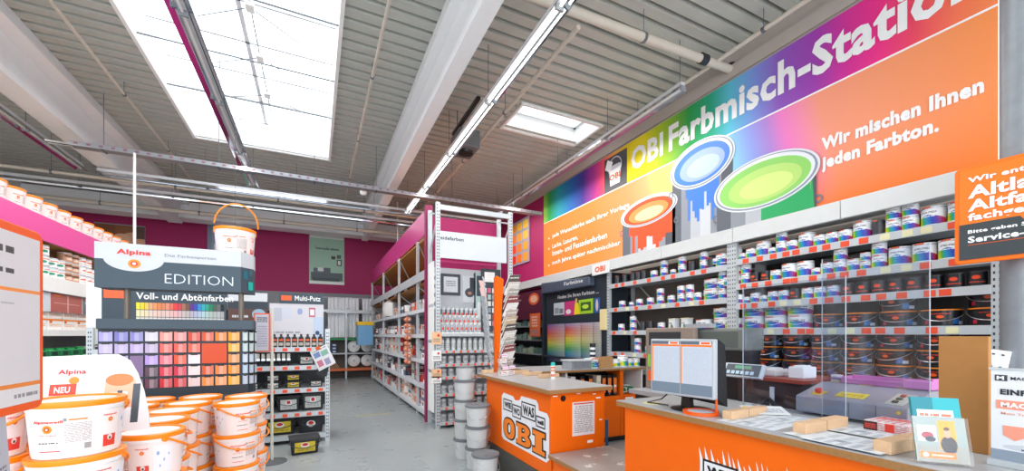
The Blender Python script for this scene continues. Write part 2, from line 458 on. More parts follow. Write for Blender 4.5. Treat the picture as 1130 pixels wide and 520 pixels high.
# cable tray
t = T('cable_tray', 'perforated grey cable tray crossing under both girders', 'cable tray', (0, 9.5, 4.78))
k = MB(); k.box(-3.6, 5.3, 9.44, 9.445, 4.76, 4.83).box(-3.6, 5.3, 9.60, 9.605, 4.76, 4.83).box(-3.6, 5.3, 9.44, 9.605, 4.755, 4.76); k.build('tray', [M('tray_steel', '9a9da2', .4, .5)], t)
k = MB()
for i in range(56): k.box(-3.55+i*.155, -3.5+i*.155, 9.435, 9.44, 4.78, 4.81)
k.build('tray_groove', [M('tray_slot_rose', '8c5a68', .5)], t)
for i, r_ in enumerate((.018, .014, .011)):
    MB().tube([(-3.9, 9.48+i*.045, 4.78), (5.2, 9.48+i*.045, 4.78)], r_, 8).build('cable', [M('cable_%s' % ['grey', 'black', 'white'][i], ['9a9a9a', '222222', 'dddddd'][i], .5)], t)
for x in (-3.2, -1.6, 0, 1.2, 2.9, 4.5):
    MB().tube([(x, 9.5, 4.8), (x, 9.5, CZ+.10)], .006, 5).box(x-.015, x+.015, 9.42, 9.62, 4.745, 4.757).build('hanger', [steel_d], t)
t.location = (0, 9.19, 4.67)
# tie rods under the big skylight
for i, yy in enumerate((5.92, 7.26, 8.52)):
    o = MB().tube([(-2.24, yy, 5.68), (.34, yy, 5.68)], .012, 6).build('tie_rod', [steel_d], loc=(-1, yy, 5.68))
    tag(o, ['steel tie rod across the skylight, the one cut by the picture top', 'steel tie rod across the middle of the skylight', 'steel tie rod across the skylight, deepest of three'][i], 'tie rod')
t = T('skylight_opener', 'chain driven opener arms hanging inside the big skylight', 'window opener', (-.75, 5.9, 5.9))
for i, yy in enumerate((5.2, 6.3, 7.4, 8.5)):
    MB().box(-.82, -.72, yy, yy+.16, 5.86, 5.96).build('motor', [white], t, bevel=.01)
    MB().tube([(-.77, yy+.1, 5.9), (-.2, yy+.9, 6.1)], .008, 6).tube([(-.77, yy+.1, 5.9), (-1.5, yy+.9, 6.1)], .008, 6).build('arm', [steel_d], t)
MB().tube([(-.77, 5.1, 5.92), (-.77, 9.2, 5.92)], .01, 6).build('drive_shaft', [grey], t)
# projector-like heater box
t = T('heater_unit', 'grey box heater with black fan hanging beside the strip light', 'heater', (2.35, 7.1, 5.0))
MB().box(2.30, 2.69, 6.85, 7.4, 4.9, 5.22).build('housing', [M('heater_grey', '686a6c', .5)], t, bevel=.02)
k = MB().lathe([(0, 4.86), (.13, 4.86), (.15, 4.9), (.15, 4.93)], 20, 2.50, 7.1); k.build('fan_outlet', [black], t, smooth=True)
for sx in (2.34, 2.65): MB().tube([(sx, 7.1, 5.2), (sx, 7.1, CZ)], .01, 6).build('hanger', [steel_d], t)
MB().box(2.3, 2.36, 6.0, 7.3, 5.25, 5.3).box(2.44, 2.5, 6.0, 7.3, 5.25, 5.3).build('bracket', [black], t)
t = T('smoke_detector', 'white round detector dangling under the cable tray', 'detector', (.97, 9.55, 4.7))
MB().lathe([(0, 4.62), (.05, 4.63), (.075, 4.67), (.07, 4.72), (0, 4.73)], 16, .97, 9.52).build('head', [white], t, smooth=True)
MB().tube([(.97, 9.52, 4.72), (.97, 9.52, 4.76)], .02, 8).build('socket', [white], t)
# ================================================================== RAINBOW BANNER on the right wall
BX = 5.36; BYL = 9.15; BYR = 1.34; BZ0 = 3.0; BZ1 = 5.17
def lerpc(stops, s):
    for (a, ca), (b, cb) in zip(stops[:-1], stops[1:]):
        if s <= b:
            k = max(0, min(1, (s-a)/(b-a))); ca, cb = lin(ca), lin(cb)
            return tuple(ca[i]+(cb[i]-ca[i])*k for i in range(3))
    return lin(stops[-1][1])
def px2Y(x): return P(x, 300, X=BX).y
topS = [(px2Y(a), c) for a, c in [(600, '9ad050'), (606, '22a040'), (616, '18a0b0'), (630, '1468b8'), (643, '3a2c90'), (655, 'a02888'), (664, 'e04070'), (668, 'f06050'), (692, 'e8d000'), (708, 'f0e010'), (730, 'a8c828'), (760, '28a048'), (785, '20a880'), (805, '58c0d8'), (830, '7898e0'), (860, '9058c0'), (900, 'a03cb0'), (935, 'd82c98'), (970, 'f02c88'), (1010, 'f04860'), (1060, 'f87850'), (1101, 'f88850')]]
botS = [(px2Y(a), c) for a, c in [(600, 'f47a20'), (650, 'f68030'), (690, 'f89058'), (712, 'f8a870'), (730, 'f8e070'), (745, 'd8e880'), (770, 'a0d8a0'), (805, '88c8e8'), (825, '90a0e8'), (843, 'b088d8'), (860, 'f080c8'), (880, 'f890b0'), (900, 'f89c80'), (960, 'f89a70'), (1101, 'f6904c')]]
def bcol(Y, z):
    s = -Y
    if z > 4.42: 
        c = lerpc([(-a, b) for a, b in topS], s); return c
    sh = (4.42-z)*.25
    c = lerpc([(-a, b) for a, b in botS], s-sh*.8)
    if Y > 6.3:
        return c
    k = max(0, min(1, (3.75-z)/.75))**1.3*(1 if Y < 3.6 else 0)
    o = lin('f47820'); return tuple(c[i]*(1-k)+o[i]*k for i in range(3))
ban = T('rainbow_banner', 'huge rainbow wall banner reading Farbmisch-Station above the paint shelves', 'banner', (BX, 5.2, 3.0))
k = MB(FX(BX)); NY = 150; zs = [BZ0+(4.415-BZ0)*i/14 for i in range(15)]+[4.425, 4.6, 4.8, 5.0, BZ1]
for i in range(NY):
    y0 = BYL+(BYR-BYL)*i/NY; y1 = BYL+(BYR-BYL)*(i+1)/NY
    for z0, z1 in zip(zs[:-1], zs[1:]):
        e = .001
        if z0 > 4.41 and z1 < 4.43: continue
        k.face([(-y0, 0, z0), (-y1, 0, z0), (-y1, 0, z1), (-y0, 0, z1)], 0, None, [bcol(y0, z0+e), bcol(y1, z0+e), bcol(y1, z1-e), bcol(y0, z1-e)])
k.box(-BYL, -BYR, -.03, -.002, BZ0, BZ1, 0)
k.build('banner_sheet', [vcol_mat('banner_print', .7)], ban, merge=False)
MB(FX(BX)).box(-8.75, -BYR, -.001, .002, 4.405, 4.425).build('white_rule', [txtw], ban)
MB(FX(BX)).box(-6.69, -6.02, 0, .003, 4.43, BZ1-.06).build('logo_square', [M('banner_dark_grey', '3c3c44', .45)], ban)
k = MB(FX(BX+.0))
def ell(cx, cz, rx, rz, n=40, tilt=0, a0=0, a1=2*pi): return [(cx+rx*cos(a0+(a1-a0)*i/n)*cos(tilt)-rz*sin(a0+(a1-a0)*i/n)*sin(tilt), cz+rx*cos(a0+(a1-a0)*i/n)*sin(tilt)+rz*sin(a0+(a1-a0)*i/n)*cos(tilt)) for i in range(n)]
k.flat([[(-6.50, 4.52), (-6.22, 4.52), (-6.18, 4.86), (-6.54, 4.86)]], .006, 0); k.flat([ell(-6.36, 4.87, .19, .045)], .008, 1)
k.flat([ell(-6.36, 4.87, .2, .20), ell(-6.36, 4.87, .18, .18)], .007, 1); k.flat([[(-6.66, 4.9), (-6.5, 4.8), (-6.42, 4.98), (-6.58, 5.08)]], .009, 0)
k.build('logo_bucket', [txtw, lgrey], ban)
MB(FX(BX)).text('OBI', -6.52, 4.62, .32, .12, .01, 0, .03).build('logo_letters', [orange_fr], ban)
def ftxt(s, y0, z0, y1, h, fr, name, m, par, b=.006, bold=.02):
    return MB(fr).text(s, -y0, z0, y0-y1, h, b, 0, bold).build(name, [m], par)
ftxt('OBI', 5.90, 4.60, 5.12, .42, FX(BX), 'title_letters', txtw, ban, bold=.035)
ftxt('Farbmisch-Station', 5.0, 4.60, 1.42, .44, FX(BX), 'title_letters', txtw, ban, bold=.035)
ftxt('Wir mischen Ihnen', 2.71, 3.69, 1.42, .15, FX(BX), 'slogan_letters', txtw, ban, bold=.05)
ftxt('jeden Farbton.', 2.71, 3.43, 1.71, .19, FX(BX), 'slogan_letters', txtw, ban, bold=.05)
for s_, y0, z0, y1 in [('jede Wunschfarbe nach Ihrer Vorlage', 8.72, 3.93, 5.95), ('Lacke, Lasuren,', 8.72, 3.68, 7.62), ('Innen- und Fassadenfarben', 8.72, 3.51, 6.60), ('noch Jahre später nachmischbar', 8.72, 3.26, 6.20)]:
    ftxt(s_, y0, z0, y1, .13, FX(BX), 'bullet_letters', txtw, ban, bold=.015)
k = MB(FX(BX))
for z in (3.98, 3.72, 3.30): k.flat([ell(-8.88, z, .025, .025, 12)], .006)
k.build('bullet_dots', [txtw], ban)
# the three printed paint tins
def tin(cy, cz, rx, rz, zb, cols, drips, name, e=0):
    p = T_('x') if False else None
    L = cy-rx*.97; R = cy+rx*.97
    k = MB(FX(BX))
    ring = lin('c8ccd4'); 
    # body: five vertical bands of printed metal
    for i, c_ in enumerate(['5c626c', '8c929c', 'b8bcc4', 'c8ccd2', '8c929c', '4c525c']):
        a = L+(R-L)*i/6; b = L+(R-L)*(i+1)/6
        za = cz-rz*.2; bot0 = max(BZ0+.003, zb)
        k.flat([[(a, bot0), (b, bot0), (b, za), (a, za)]], .004+e, 0, lin(c_))
    dw, dl = drips
    random.seed(int(cy*10))
    n = 14; a0_ = L+(R-L)*dw[0]; a1_ = L+(R-L)*dw[1]
    for i in range(n):
        a = a0_+(a1_-a0_)*i/n; b = a+(a1_-a0_)/n*1.01; z_ = max(BZ0+.004, cz-dl*(.45+.55*random.random()))
        k.flat([[(a, z_), (b, z_), (b, cz-rz*.3), (a, cz-rz*.3)]], .006+e, 0, lin(cols[0]))
    k.flat([ell(cy, cz, rx*1.04, rz*1.06)], .008+e, 0, lin('dfe3ea')); k.flat([ell(cy, cz, rx*1.0, rz)], .009+e, 0, lin('8e96a4')); k.flat([ell(cy, cz+.005, rx*.96, rz*.95)], .010+e, 0, lin('e8ecf4'))
    k.flat([ell(cy, cz-.01, rx*.90, rz*.86)], .011+e, 0, lin(cols[0])); k.flat([ell(cy+.02, cz-.03, rx*.72, rz*.66)], .012+e, 0, lin(cols[1])); k.flat([ell(cy+.05, cz-.06, rx*.52, rz*.44)], .013+e, 0, lin(cols[2]))
    k.flat([ell(R+.02, cz-rz*.9-.12, .05, .05, 16), ell(R+.02, cz-rz*.9-.12, .03, .03, 16)], .012, 0, lin('707480'))
    k.flat([ell(L-.02, cz-rz*.6-.12, .05, .06, 16), ell(L-.02, cz-rz*.6-.12, .03, .04, 16)], .012, 0, lin('707480'))
    k.build(name, [V], ban, merge=False)
tin(-5.50, 3.76, .66, .24, 3.0, ('e84c18', 'f09048', 'eec8a0'), ((.15, .95), .75), 'printed_orange_tin', .0)
tin(-4.38, 4.18, .56, .34, 3.0, ('3c7cd8', '98b0e4', 'b4ccec'), ((.25, .8), 1.0), 'printed_blue_tin', .0)
tin(-3.42, 3.56, .68, .33, 3.0, ('90d468', 'b8e078', 'd4ea88'), ((.95, .96), .3), 'printed_green_tin', .012)
k = MB(FX(BX)); k.flat([[(-3.42, 3.05), (-2.78, 3.05), (-2.8, 3.4), (-3.42, 3.30)]], .0175, 0, lin('18a860')); k.build('printed_green_side', [V], ban, merge=False)
# yellow swatch poster
t = T('swatch_poster', 'grey wall poster with twelve yellow and orange squares', 'poster', (5.34, 10.5, 4.2))
MB(FX(5.36)).box(-11.1, -9.92, 0, .02, 3.58, 4.85).build('backing', [M('poster_grey', 'a0a0b4', .5)], t)
ys = ['f8a018', 'f8b828', 'f8c838', 'f07818', 'f8a020', 'f8b830', 'f04818', 'f88018', 'f8a028', 'e83018', 'f87818', 'f89820']
for i in range(12):
    r_, c_ = divmod(i, 3)
    a = -11.02+c_*.37; z = 4.55-r_*.305
    MB(FX(5.339)).box(a, a+.29, 0, .006, z, z+.23).build('swatch', [M('swatch_'+ys[i], ys[i], .5)], t)
# ================================================================== CANS
rain = label_mat('rainbow_tin_label', 'f2f4f6', [(.40, .62, .72, .84, '30304a', 't', 2), (.38, .6, .5, .6, 'f0f0f8', 't', 1)], rainbow=True)
rainw = label_mat('rainbow_tub_label', 'eceef0', [(.38, .62, .52, .78, '28283c', 't', 2)], rainbow=True)
tinmetal = M('tin_metal', 'c8ccd2', .25, .8)
lidw = M('white_lid', 'dfe3e8', .35)
fire = label_mat('orange_flame_label', '1c1e24', [(.43, .57, .5, .8, 'f04810', 'o'), (.36, .64, .22, .36, 'e83c10', 't', 1)], rough=.35)
tagb = label_mat('pail_label_black', '1a1c22', [(.47, .53, .5, .72, 'f05818', 'o'), (.42, .58, .76, .86, 'e83c18', 't', 1), (.43, .57, .30, .38, 'f07020', 't', 1), (.60, .66, .1, .5, '2868a8'), (.36, .40, .1, .35, 'd02040'), (.66, .72, .08, .3, 'c8ccd8')], rough=.3)
greyl = label_mat('grey_can_label', 'c4c6c8', [(.35, .65, .2, .75, 'a8aaac'), (.38, .62, .5, .62, '404448', 't', 1)], rough=.35)
def canproto(name, r, h, lab, lidm, n=20, sx=1, sy=1, label='paint tin', cat='paint tin', body=tinmetal, rimm=None, handle=None, badge=True, taper=1.0):
    t = T(name, label, cat)
    MB().lathe([(0, 0), (r*taper, 0), (r*.99, h*.93), (r*.93, h*.93)], n, sx=sx, sy=sy).build('body', [body], t, smooth=True)
    l = [(0, h-.004), (r*.82, h-.004), (r*.84, h), (r*.96, h)] if not rimm else [(0, h-.006), (r*.9, h-.006), (r*.92, h), (r*1.0, h)]
    k = MB().lathe([(r*1.02, h*.93), (r*1.03, h*.97), (r*1.02, h), (r*.96, h), (r*.9, h-.006), (0, h-.004)], n, sx=sx, sy=sy)
    k.build('lid', [lidm], t, smooth=True)
    k = MB()
    rt = lambda z: r*(taper+(.99-taper)*z/h)+.0012
    N_ = 24
    for i in range(N_):
        t0 = 2*pi*i/N_; t1 = 2*pi*(i+1)/N_
        z0, z1 = h*.05, h*.90
        q = [(-sx*rt(z0)*sin(t0), sy*rt(z0)*cos(t0), z0), (-sx*rt(z0)*sin(t1), sy*rt(z0)*cos(t1), z0), (-sx*rt(z1)*sin(t1), sy*rt(z1)*cos(t1), z1), (-sx*rt(z1)*sin(t0), sy*rt(z1)*cos(t0), z1)]
        k.face(q, 0, [(i/N_, 0), ((i+1)/N_, 0), ((i+1)/N_, 1), (i/N_, 1)])
    k.build('label', [lab], t, smooth=True)
    if badge:
        k = MB(); R = r*1.04
        for i in range(3):
            t0 = -.55+.28*i; t1 = t0+.28
            k.face([(sx*R*sin(t0), -sy*R*cos(t0), h*.93), (sx*R*sin(t1), -sy*R*cos(t1), h*.93), (sx*R*sin(t1), -sy*R*cos(t1), h*.995), (sx*R*sin(t0), -sy*R*cos(t0), h*.995)])
        k.build('lid_badge', [orange_fr], t)
    if handle:
        pts = [(sx*r*1.05*cos(a), -sy*r*1.06*sin(a)-.002, h*.86-(h*.55)*sin(a)) for a in [pi*i/14 for i in range(15)]]
        MB().tube(pts, .0028, 5).build('handle', [handle], t)
    return t
KD = {}
def K(k): return KD[k]
def defk(k, root, desc, r, h): KD[k] = (Proto(root), desc, r, h)
wire = M('wire_handle', 'd0d4d8', .3, .8)
defk('S', canproto('paint_tin', .038, .078, rain, lidw, 14), 'tiny white rainbow-label tin', .038, .078)
defk('M', canproto('paint_tin', .053, .115, rain, lidw, 16), 'medium white rainbow-label tin', .053, .115)
defk('L', canproto('paint_tin', .074, .165, rain, lidw, 20), 'tall white rainbow-label tin', .074, .165)
defk('W', canproto('paint_tub', .105, .135, rainw, lidw, 24, sx=1.12, sy=.85, taper=.93, handle=wire, body=lidw), 'wide rainbow-label tub', .115, .135)
defk('D', canproto('lacquer_tin', .055, .12, fire, M('dark_lid', '3a3c42', .35), 16, body=dark, badge=False), 'dark flame-logo tin', .055, .12)
defk('B', canproto('dark_tin', .045, .14, M('bare_dark_can', '34363c', .3), M('dark_lid', '3a3c42', .35), 14, body=dark, badge=True), 'slim dark orange-mark tin', .045, .14)
defk('P', canproto('glaze_pail', .125, .138, tagb, orange_pl, 28, taper=.92, handle=wire, body=black, badge=False), 'black pail with orange lid', .125, .138)
defk('G', canproto('grey_tin', .048, .125, greyl, M('grey_lid', 'a4a6a8', .35), 16, badge=False), 'plain silver-grey tin', .048, .125)
def rectcan():
    t = T('paint_canister', 'x', 'paint canister')
    MB().box(-.06, .06, -.05, .05, 0, .15).build('body', [lidw], t, bevel=.008)
    MB(FY(-.056, -.0515, .012)).face([(0, 0, 0), (.112, 0, 0), (.112, 0, .12), (0, 0, .12)]).build('label', [label_mat('canister_label', 'e8e8e4', [(.08, .6, .6, .8, '303038', 't', 2)], rainbow=True)], t)
    MB().box(-.064, .064, -.054, .054, .15, .165).build('lid', [M('cream_lid', 'e8e0c0', .4)], t, bevel=.004)
    return t
defk('C', rectcan(), 'square cream-lidded canister', .062, .165)
def row(frame_ux, X, z, items, shelf, ref, face_rz, per=None, depth=0.0, cat=None):
    """items: (px or coordinate along the shelf, kind, stack)"""
    items = sorted(items, key=lambda q: q[0])
    q = [P(it[0], 300, X=X+K(it[1])[2]).y if frame_ux == 'R' else it[0] for it in items]
    rad = [K(it[1])[2]*1.08+.002 for it in items]; sg = -1 if frame_ux == 'R' else 1
    for _ in range(80):
        for i in range(len(q)-1):
            d = sg*(q[i+1]-q[i]); need = rad[i]+rad[i+1]
            if d < need: e = (need-d)/2+1e-4; q[i] -= sg*e; q[i+1] += sg*e
    for i, it in enumerate(items):
        pos, kd, st = it[:3]; dd = it[3] if len(it) > 3 else 0
        pr, desc, r, h = K(kd); pos = q[i]
        for j in range(st):
            if frame_ux == 'R':
                loc = (X+.03+r*1.1+dd, pos, z+j*(h+.002))
            elif frame_ux == 'L':
                loc = (X-.03-r*1.1-dd, pos, z+j*(h+.002))
            else:
                loc = (pos, X+.03+r*1.1+dd, z+j*(h+.002))
            up = ('' if st == 1 else ['bottom ', 'stacked ', 'topmost ', 'crowning '][j] if st > 1 else '')
            pr(loc, face_rz+random.uniform(-.25, .25), f'{up}{desc}, {ORD[i]} from {ref} on {shelf}', f'paint containers on {shelf}')
RZ_R = -pi/2   # label faces -X
RZ_L = pi/2
# ------------------------------------------------------------------ shelving of the right wall
def perf(mb, x0, x1, y0, y1, z0, z1): mb.box(x0, x1, y0, y1, z0, z1)
def shelving(name, label, X0, X1, Ya, Yb, levels, H, backm, panel_board=True, tags=9, endup=True, topz=None):
    """rack against the right wall, front at X0, from Ya (near) to Yb"""
    t = T(name, label, 'shelving', (X0, (Ya+Yb)/2, 0))
    ups = [Yb] + ([Ya] if endup else [])
    for yy in ups:
        for xx in (X0, X1-.05):
            u = MB(); u.box(xx, xx+.05, yy-.03, yy+.03, 0, H)
            u.build('upright', [steel], t)
            if xx == X0:
                h = MB()
                for i in range(int(H/.05)):
                    for o_ in (-.014, .014): h.box(xx-.001, xx+.001, yy+o_-.005, yy+o_+.005, .03+i*.05, .05+i*.05)
                h.build('slot_row', [dark], t)
    for z in levels:
        b = MB(); b.box(X0+.01, X1, Ya+.03, Yb-.03, z-.02, z); b.box(X0-.012, X0+.012, Ya+.03, Yb-.03, z-.065, z+.004)
        sb = b.build('shelf_board', [steel], t)
        rnd = random.Random(int(z*100+Ya*10))
        for i in range(tags):
            yy = Yb-.12-(Yb-Ya-.25)*(i+rnd.random()*.5)/tags
            MB().box(X0-.016, X0-.012, yy-.035, yy+.035, z-.058, z-.006).build('price_ticket', [tagm if rnd.random() < .7 else tagy], sb)
    MB().box(X1-.012, X1, Ya, Yb, 0, H).build('back_panel', [backm], t)
    return t
bk = M('rack_back_taupe', '6a6058', .7)
bkd = M('rack_back_dark', '2c2826', .7)
shelving('wall_rack', 'grey paint rack behind the monitor between display and perforated upright', 4.5, 5.08, 3.27, 5.52, [.15, .6, 1.0, 1.25, 1.60, 1.98, 2.38], 2.66, bk, tags=8)
k = MB(); k.tube([(5.0, 5.45, 2.5), (5.0, 4.9, 2.0)], .012, 6).tube([(5.0, 5.45, 1.9), (5.0, 4.9, 1.2)], .012, 6)
o = k.build('brace', [steel]); o.parent = bpy.data.objects['wall_rack']; o.location = -OFF['wall_rack']
shelving('wall_rack', 'long grey paint rack behind the clear screen ending at the steel post', 4.5, 5.08, 1.13, 3.21, [.15, .55, .985, 1.60, 1.90, 2.13, 2.42], 2.66, bkd, tags=13)
# cornice above both racks
t = T('shelf_cornice', 'pale boarded cornice running under the rainbow banner', 'cornice', (4.48, 6, 2.6))
for a, b in [(1.0, 2.1), (2.1, 3.2), (3.2, 4.3), (4.3, 5.5), (5.5, 7.7), (7.7, 10.6)]:
    zb = 2.63
    MB().box(4.46, 4.52, a+.004, b-.004, zb, 2.80).build('fascia_panel', [M('cornice_white', 'dcdedd', .5)], t)
MB().box(4.50, 5.36, 1.0, 10.6, 2.79, 2.81).build('top_board', [M('cornice_white', 'dcdedd', .5)], t)
sh = 'monitor rack'
def rr(z, items, shelf, ref='perforated upright'): row('R', 4.5, z+.001, items, shelf, ref, RZ_R)
REV = 'the dark display'
rr(2.38, [(680, 'B', 1), (688, 'B', 1), (697, 'B', 1), (703, 'B', 1), (709, 'B', 1), (720, 'M', 1), (731, 'M', 2, .0), (741, 'S', 1), (751, 'M', 2), (762, 'B', 1), (775, 'M', 2), (784, 'B', 1), (794, 'L', 1)], 'monitor rack top shelf', REV)
rr(1.98, [(685, 'M', 1), (695, 'S', 1), (704, 'M', 1), (716, 'M', 1), (727, 'M', 2), (739, 'M', 1), (750, 'M', 2), (761, 'M', 2), (769, 'M', 1), (781, 'W', 2), (796, 'M', 3)], 'monitor rack second shelf', REV)
rr(1.60, [(684, 'M', 1), (697, 'M', 2), (708, 'B', 1), (716, 'B', 1), (728, 'M', 1), (742, 'C', 1), (756, 'C', 1), (775, 'W', 1), (795, 'W', 2)], 'monitor rack third shelf', REV)
rr(1.25, [(702, 'M', 2), (715, 'M', 1), (728, 'W', 1), (741, 'W', 1)], 'monitor rack fourth shelf', REV)
rr(2.42, [(812.5, 'S', 1), (819.5, 'M', 1), (830, 'L', 1), (838.5, 'S', 1), (846.5, 'M', 1), (858, 'L', 1), (867, 'S', 1), (874, 'M', 2), (882, 'M', 1), (890.5, 'L', 1), (901.5, 'M', 1), (912.5, 'M', 1), (926, 'M', 1), (941, 'L', 1), (952, 'B', 1), (963, 'M', 2), (978, 'M', 2), (995, 'L', 1), (1015, 'L', 1), (1035, 'M', 2), (1052, 'M', 2), (1075, 'L', 1)], 'post rack top shelf')
rr(2.13, [(812.5, 'S', 1), (820, 'M', 1), (829, 'M', 2), (839, 'M', 2), (850, 'D', 1), (860, 'D', 1), (869, 'M', 1), (878.5, 'L', 1), (893.5, 'L', 1), (903.5, 'S', 1), (913, 'M', 1), (924, 'M', 2), (936, 'M', 1), (945, 'S', 2), (959, 'M', 2), (975, 'L', 1), (995, 'L', 1), (1016, 'L', 1), (1036, 'M', 1), (1048, 'B', 1), (1065, 'M', 1), (1085, 'M', 1)], 'post rack second shelf')
rr(1.90, [(815, 'M', 1), (830, 'S', 1), (844.5, 'M', 1), (854, 'S', 1), (862, 'M', 1), (872.5, 'M', 1), (882, 'D', 1), (896, 'M', 1), (908, 'M', 1), (920.5, 'M', 1), (933, 'D', 1), (953, 'D', 1), (967, 'D', 1), (985, 'D', 1), (1005, 'D', 1), (1019, 'D', 1), (1033, 'D', 1), (1047, 'D', 1), (1064, 'D', 1), (1084, 'D', 1)], 'post rack third shelf')
rr(1.60, [(818, 'W', 1), (841, 'W', 2), (862, 'W', 2), (889, 'W', 2), (917, 'P', 1), (943, 'P', 1), (975, 'P', 2, .0), (1014, 'P', 1), (1058, 'P', 2)], 'post rack fourth shelf')
rr(.985, [(826, 'P', 4), (848, 'P', 4), (877, 'P', 4), (910, 'P', 4), (945, 'P', 4), (986, 'P', 4), (1030, 'P', 4), (1080, 'P', 4)], 'post rack lower shelf')
# ------------------------------------------------------------------ colour card display
cc = T('colour_card_display', 'dark display stand with fanned rainbow colour cards under the banner', 'display stand', (4.5, 6.6, 0))
dk = M('display_anthracite', '2a323c', .4)
k = MB(); k.box(4.56, 5.0, 5.58, 7.68, 0, 2.62); k.build('cabinet', [dk], cc, bevel=.01)
k = MB(FX(4.56)); k.prism([(-7.66, 2.42), (-5.95, 2.42), (-5.95, 2.58), (-7.66, 2.66)], 0, .14); k.build('header', [M('header_blue_grey', '4c5668', .35)], cc, bevel=.02)
MB(FX(4.42)).text('Farbtöne', -6.75, 2.50, .62, .07, .004, 0, .01).build('header_letters', [txtw], cc)
MB(FX(4.56)).text('Finden Sie Ihren Farbton ...', -7.2, 2.28, 1.35, .07, .004, 0, .01).build('slogan_letters', [txtw], cc)
k = MB(FX(4.56))
k.box(-7.35, -6.95, 0, .01, 1.95, 2.2, 0, 1).box(-6.95, -6.55, 0, .01, 1.92, 2.2, 0, 2).box(-6.45, -6.0, 0, .01, 1.93, 2.2, 0, 3).box(-5.98, -5.80, 0, .01, 1.93, 2.2, 0, 4)
k.build('picture_strip', [dk, label_mat('strip_white_chairs', 'c4ccd6', [(.1, .5, .1, .6, '8a94a2'), (.55, .9, .1, .5, '6c7686')]), label_mat('strip_pink', 'c83878', [(.15, .6, .1, .45, 'e8d8e0', 'o')]), label_mat('strip_green', '9cc82c', [(.15, .85, .2, .8, '3c5c28'), (.25, .7, .35, .65, 'b8d848', 'o')]), label_mat('strip_blue', '2858a0', [(.3, .7, .1, .9, 'd8c0b8', 'o')])], cc)
k = MB(FX(4.56)); k.flat([ell(-6.52, 2.20, .035, .045)], .016, 1); k.flat([[(-6.60, 1.93), (-6.40, 1.93), (-6.46, 2.15), (-6.56, 2.17)]], .014, 0); k.build('printed_figure', [M('figure_yellow', 'e8d020', .5), M('figure_skin', 'd8a480', .6)], cc)
hues = [('7a5c9c', 'c05a8c', 'e06048', 'e8a040', 'd8d048', '70b850', '3c8890', '3c5898', '6a5890'), ('a08cb8', 'd04848', 'e87830', 'e8d030', 'a8d040', '28a050', '2890b0', '2c58a0', '585888'), ('b8a0b8', 'c88878', 'c8a070', 'd8c880', 'a8b868', '509870', '5890a0', '506890', '6c6484'), ('c0b8c4', 'b8a0a4', 'b8a898', 'c0b8a0', 'a0a890', '90a0a0', '8890a0', '80849c', '78748c')]
for ci, (xa, xb) in enumerate([(605.5, 624), (625.5, 642), (643, 655.5), (656.5, 664)]):
    ya = P(xa, 370, X=4.54).y; yb = P(xb, 370, X=4.54).y
    k = MB(FX(4.54)); nr = 30; nc = 8
    for r_ in range(nr):
        for c_ in range(nc):
            h = hues[ci]; f_ = r_/nr*(len(h)-1); i0 = int(f_); q = f_-i0; A_, B_ = lin(h[i0]), lin(h[min(i0+1, len(h)-1)])
            wv = c_/nc; cl = tuple((A_[j]*(1-q)+B_[j]*q)*(1-wv*.55)+.6*wv*.55 for j in range(3))
            z1 = 1.76-r_*.026; a0 = -ya+(ya-yb)*c_/nc; a1 = -ya+(ya-yb)*(c_+1)/nc
            k.box(a0+.002, a1-.001, 0, .03, z1-.022, z1, 0)
            for q_ in range(6): k.c[-1-q_] = cl
    k.hascol = True
    k.build('colour_card_rack', [V], cc, merge=False)
MB().box(4.40, 4.56, 5.70, 7.64, 1.06, 1.10).build('ledge', [dk], cc)
MB(FX(4.5)).box(-5.72, -5.55, 0, .02, 1.62, 1.98).build('cream_card', [M('cream_card', 'ecd9a0', .5)], cc)
t = T('shop_sign', 'small white sign with orange word hanging at cornice end', 'sign', (4.44, 5.6, 2.68))
MB(FX(4.45)).box(-5.86, -5.42, 0, .03, 2.58, 2.76).build('plate', [white], t)
MB(FX(4.42)).text('OBI', -5.78, 2.62, .28, .1, .002, 0, .04).build('letters', [orange_fr], t)
# tools display next to it
td = T('tool_display', 'dark glass-fronted tool display with maroon header beside colour cards', 'display stand', (4.55, 9, 0))
k = MB(); k.box(4.95, 5.0, 7.75, 10.5, 0, 2.6); k.box(4.5, 5.0, 7.72, 7.76, 0, 2.6); k.box(4.5, 5.0, 10.5, 10.54, 0, 2.6); k.build('carcass', [dk], td)
MB(FX(4.56)).box(-10.5, -7.78, 0, .03, 1.9, 2.55, 0, 1).build('header', [dk, label_mat('maroon_header', '5a1c38', [(.02, .3, .0, 1, '3c3c48'), (.42, .62, .68, .8, 'c0a8b0', 't', 1), (.76, .94, .5, .92, 'e06030', 'o'), (.79, .91, .58, .84, 'f4c0a0', 'o'), (.1, .5, .1, .35, '8a8e98')])], td)
for z in (.45, .78, 1.1, 1.42, 1.74):
    sb = MB().box(4.52, 4.95, 7.78, 10.48, z-.02, z).build('shelf_board', [grey], td)
rr2 = random.Random(3)
for si, z in enumerate((1.1, 1.42, 1.74)):
    for i in range(9):
        yy = 7.95+i*.28; c_ = rr2.choice(['7c9890', '5c7c74', '9aa4a0', '8caca0', 'a8b8a4', '50606c'])
        hh = .12+rr2.random()*.08
        o = MB().box(-.06, .06, -.09, .09, 0, hh*.8).box(-.05, .05, -.02, .02, hh*.8, hh).build('tool_pack', [M('pack_'+c_, c_, .4)], bevel=.006, loc=(0, 0, 0))
        o.location = (4.66, yy, z); tag(o, f'muted green packet, {ORD[i]} from colour cards on the tool display {["lower", "middle", "upper"][si]} shelf', 'packet', 'packets in the tool display')
t = T('price_sign', 'orange bordered narrow price sheet clipped to the tool display', 'sign', (4.45, 8.0, 1.9))
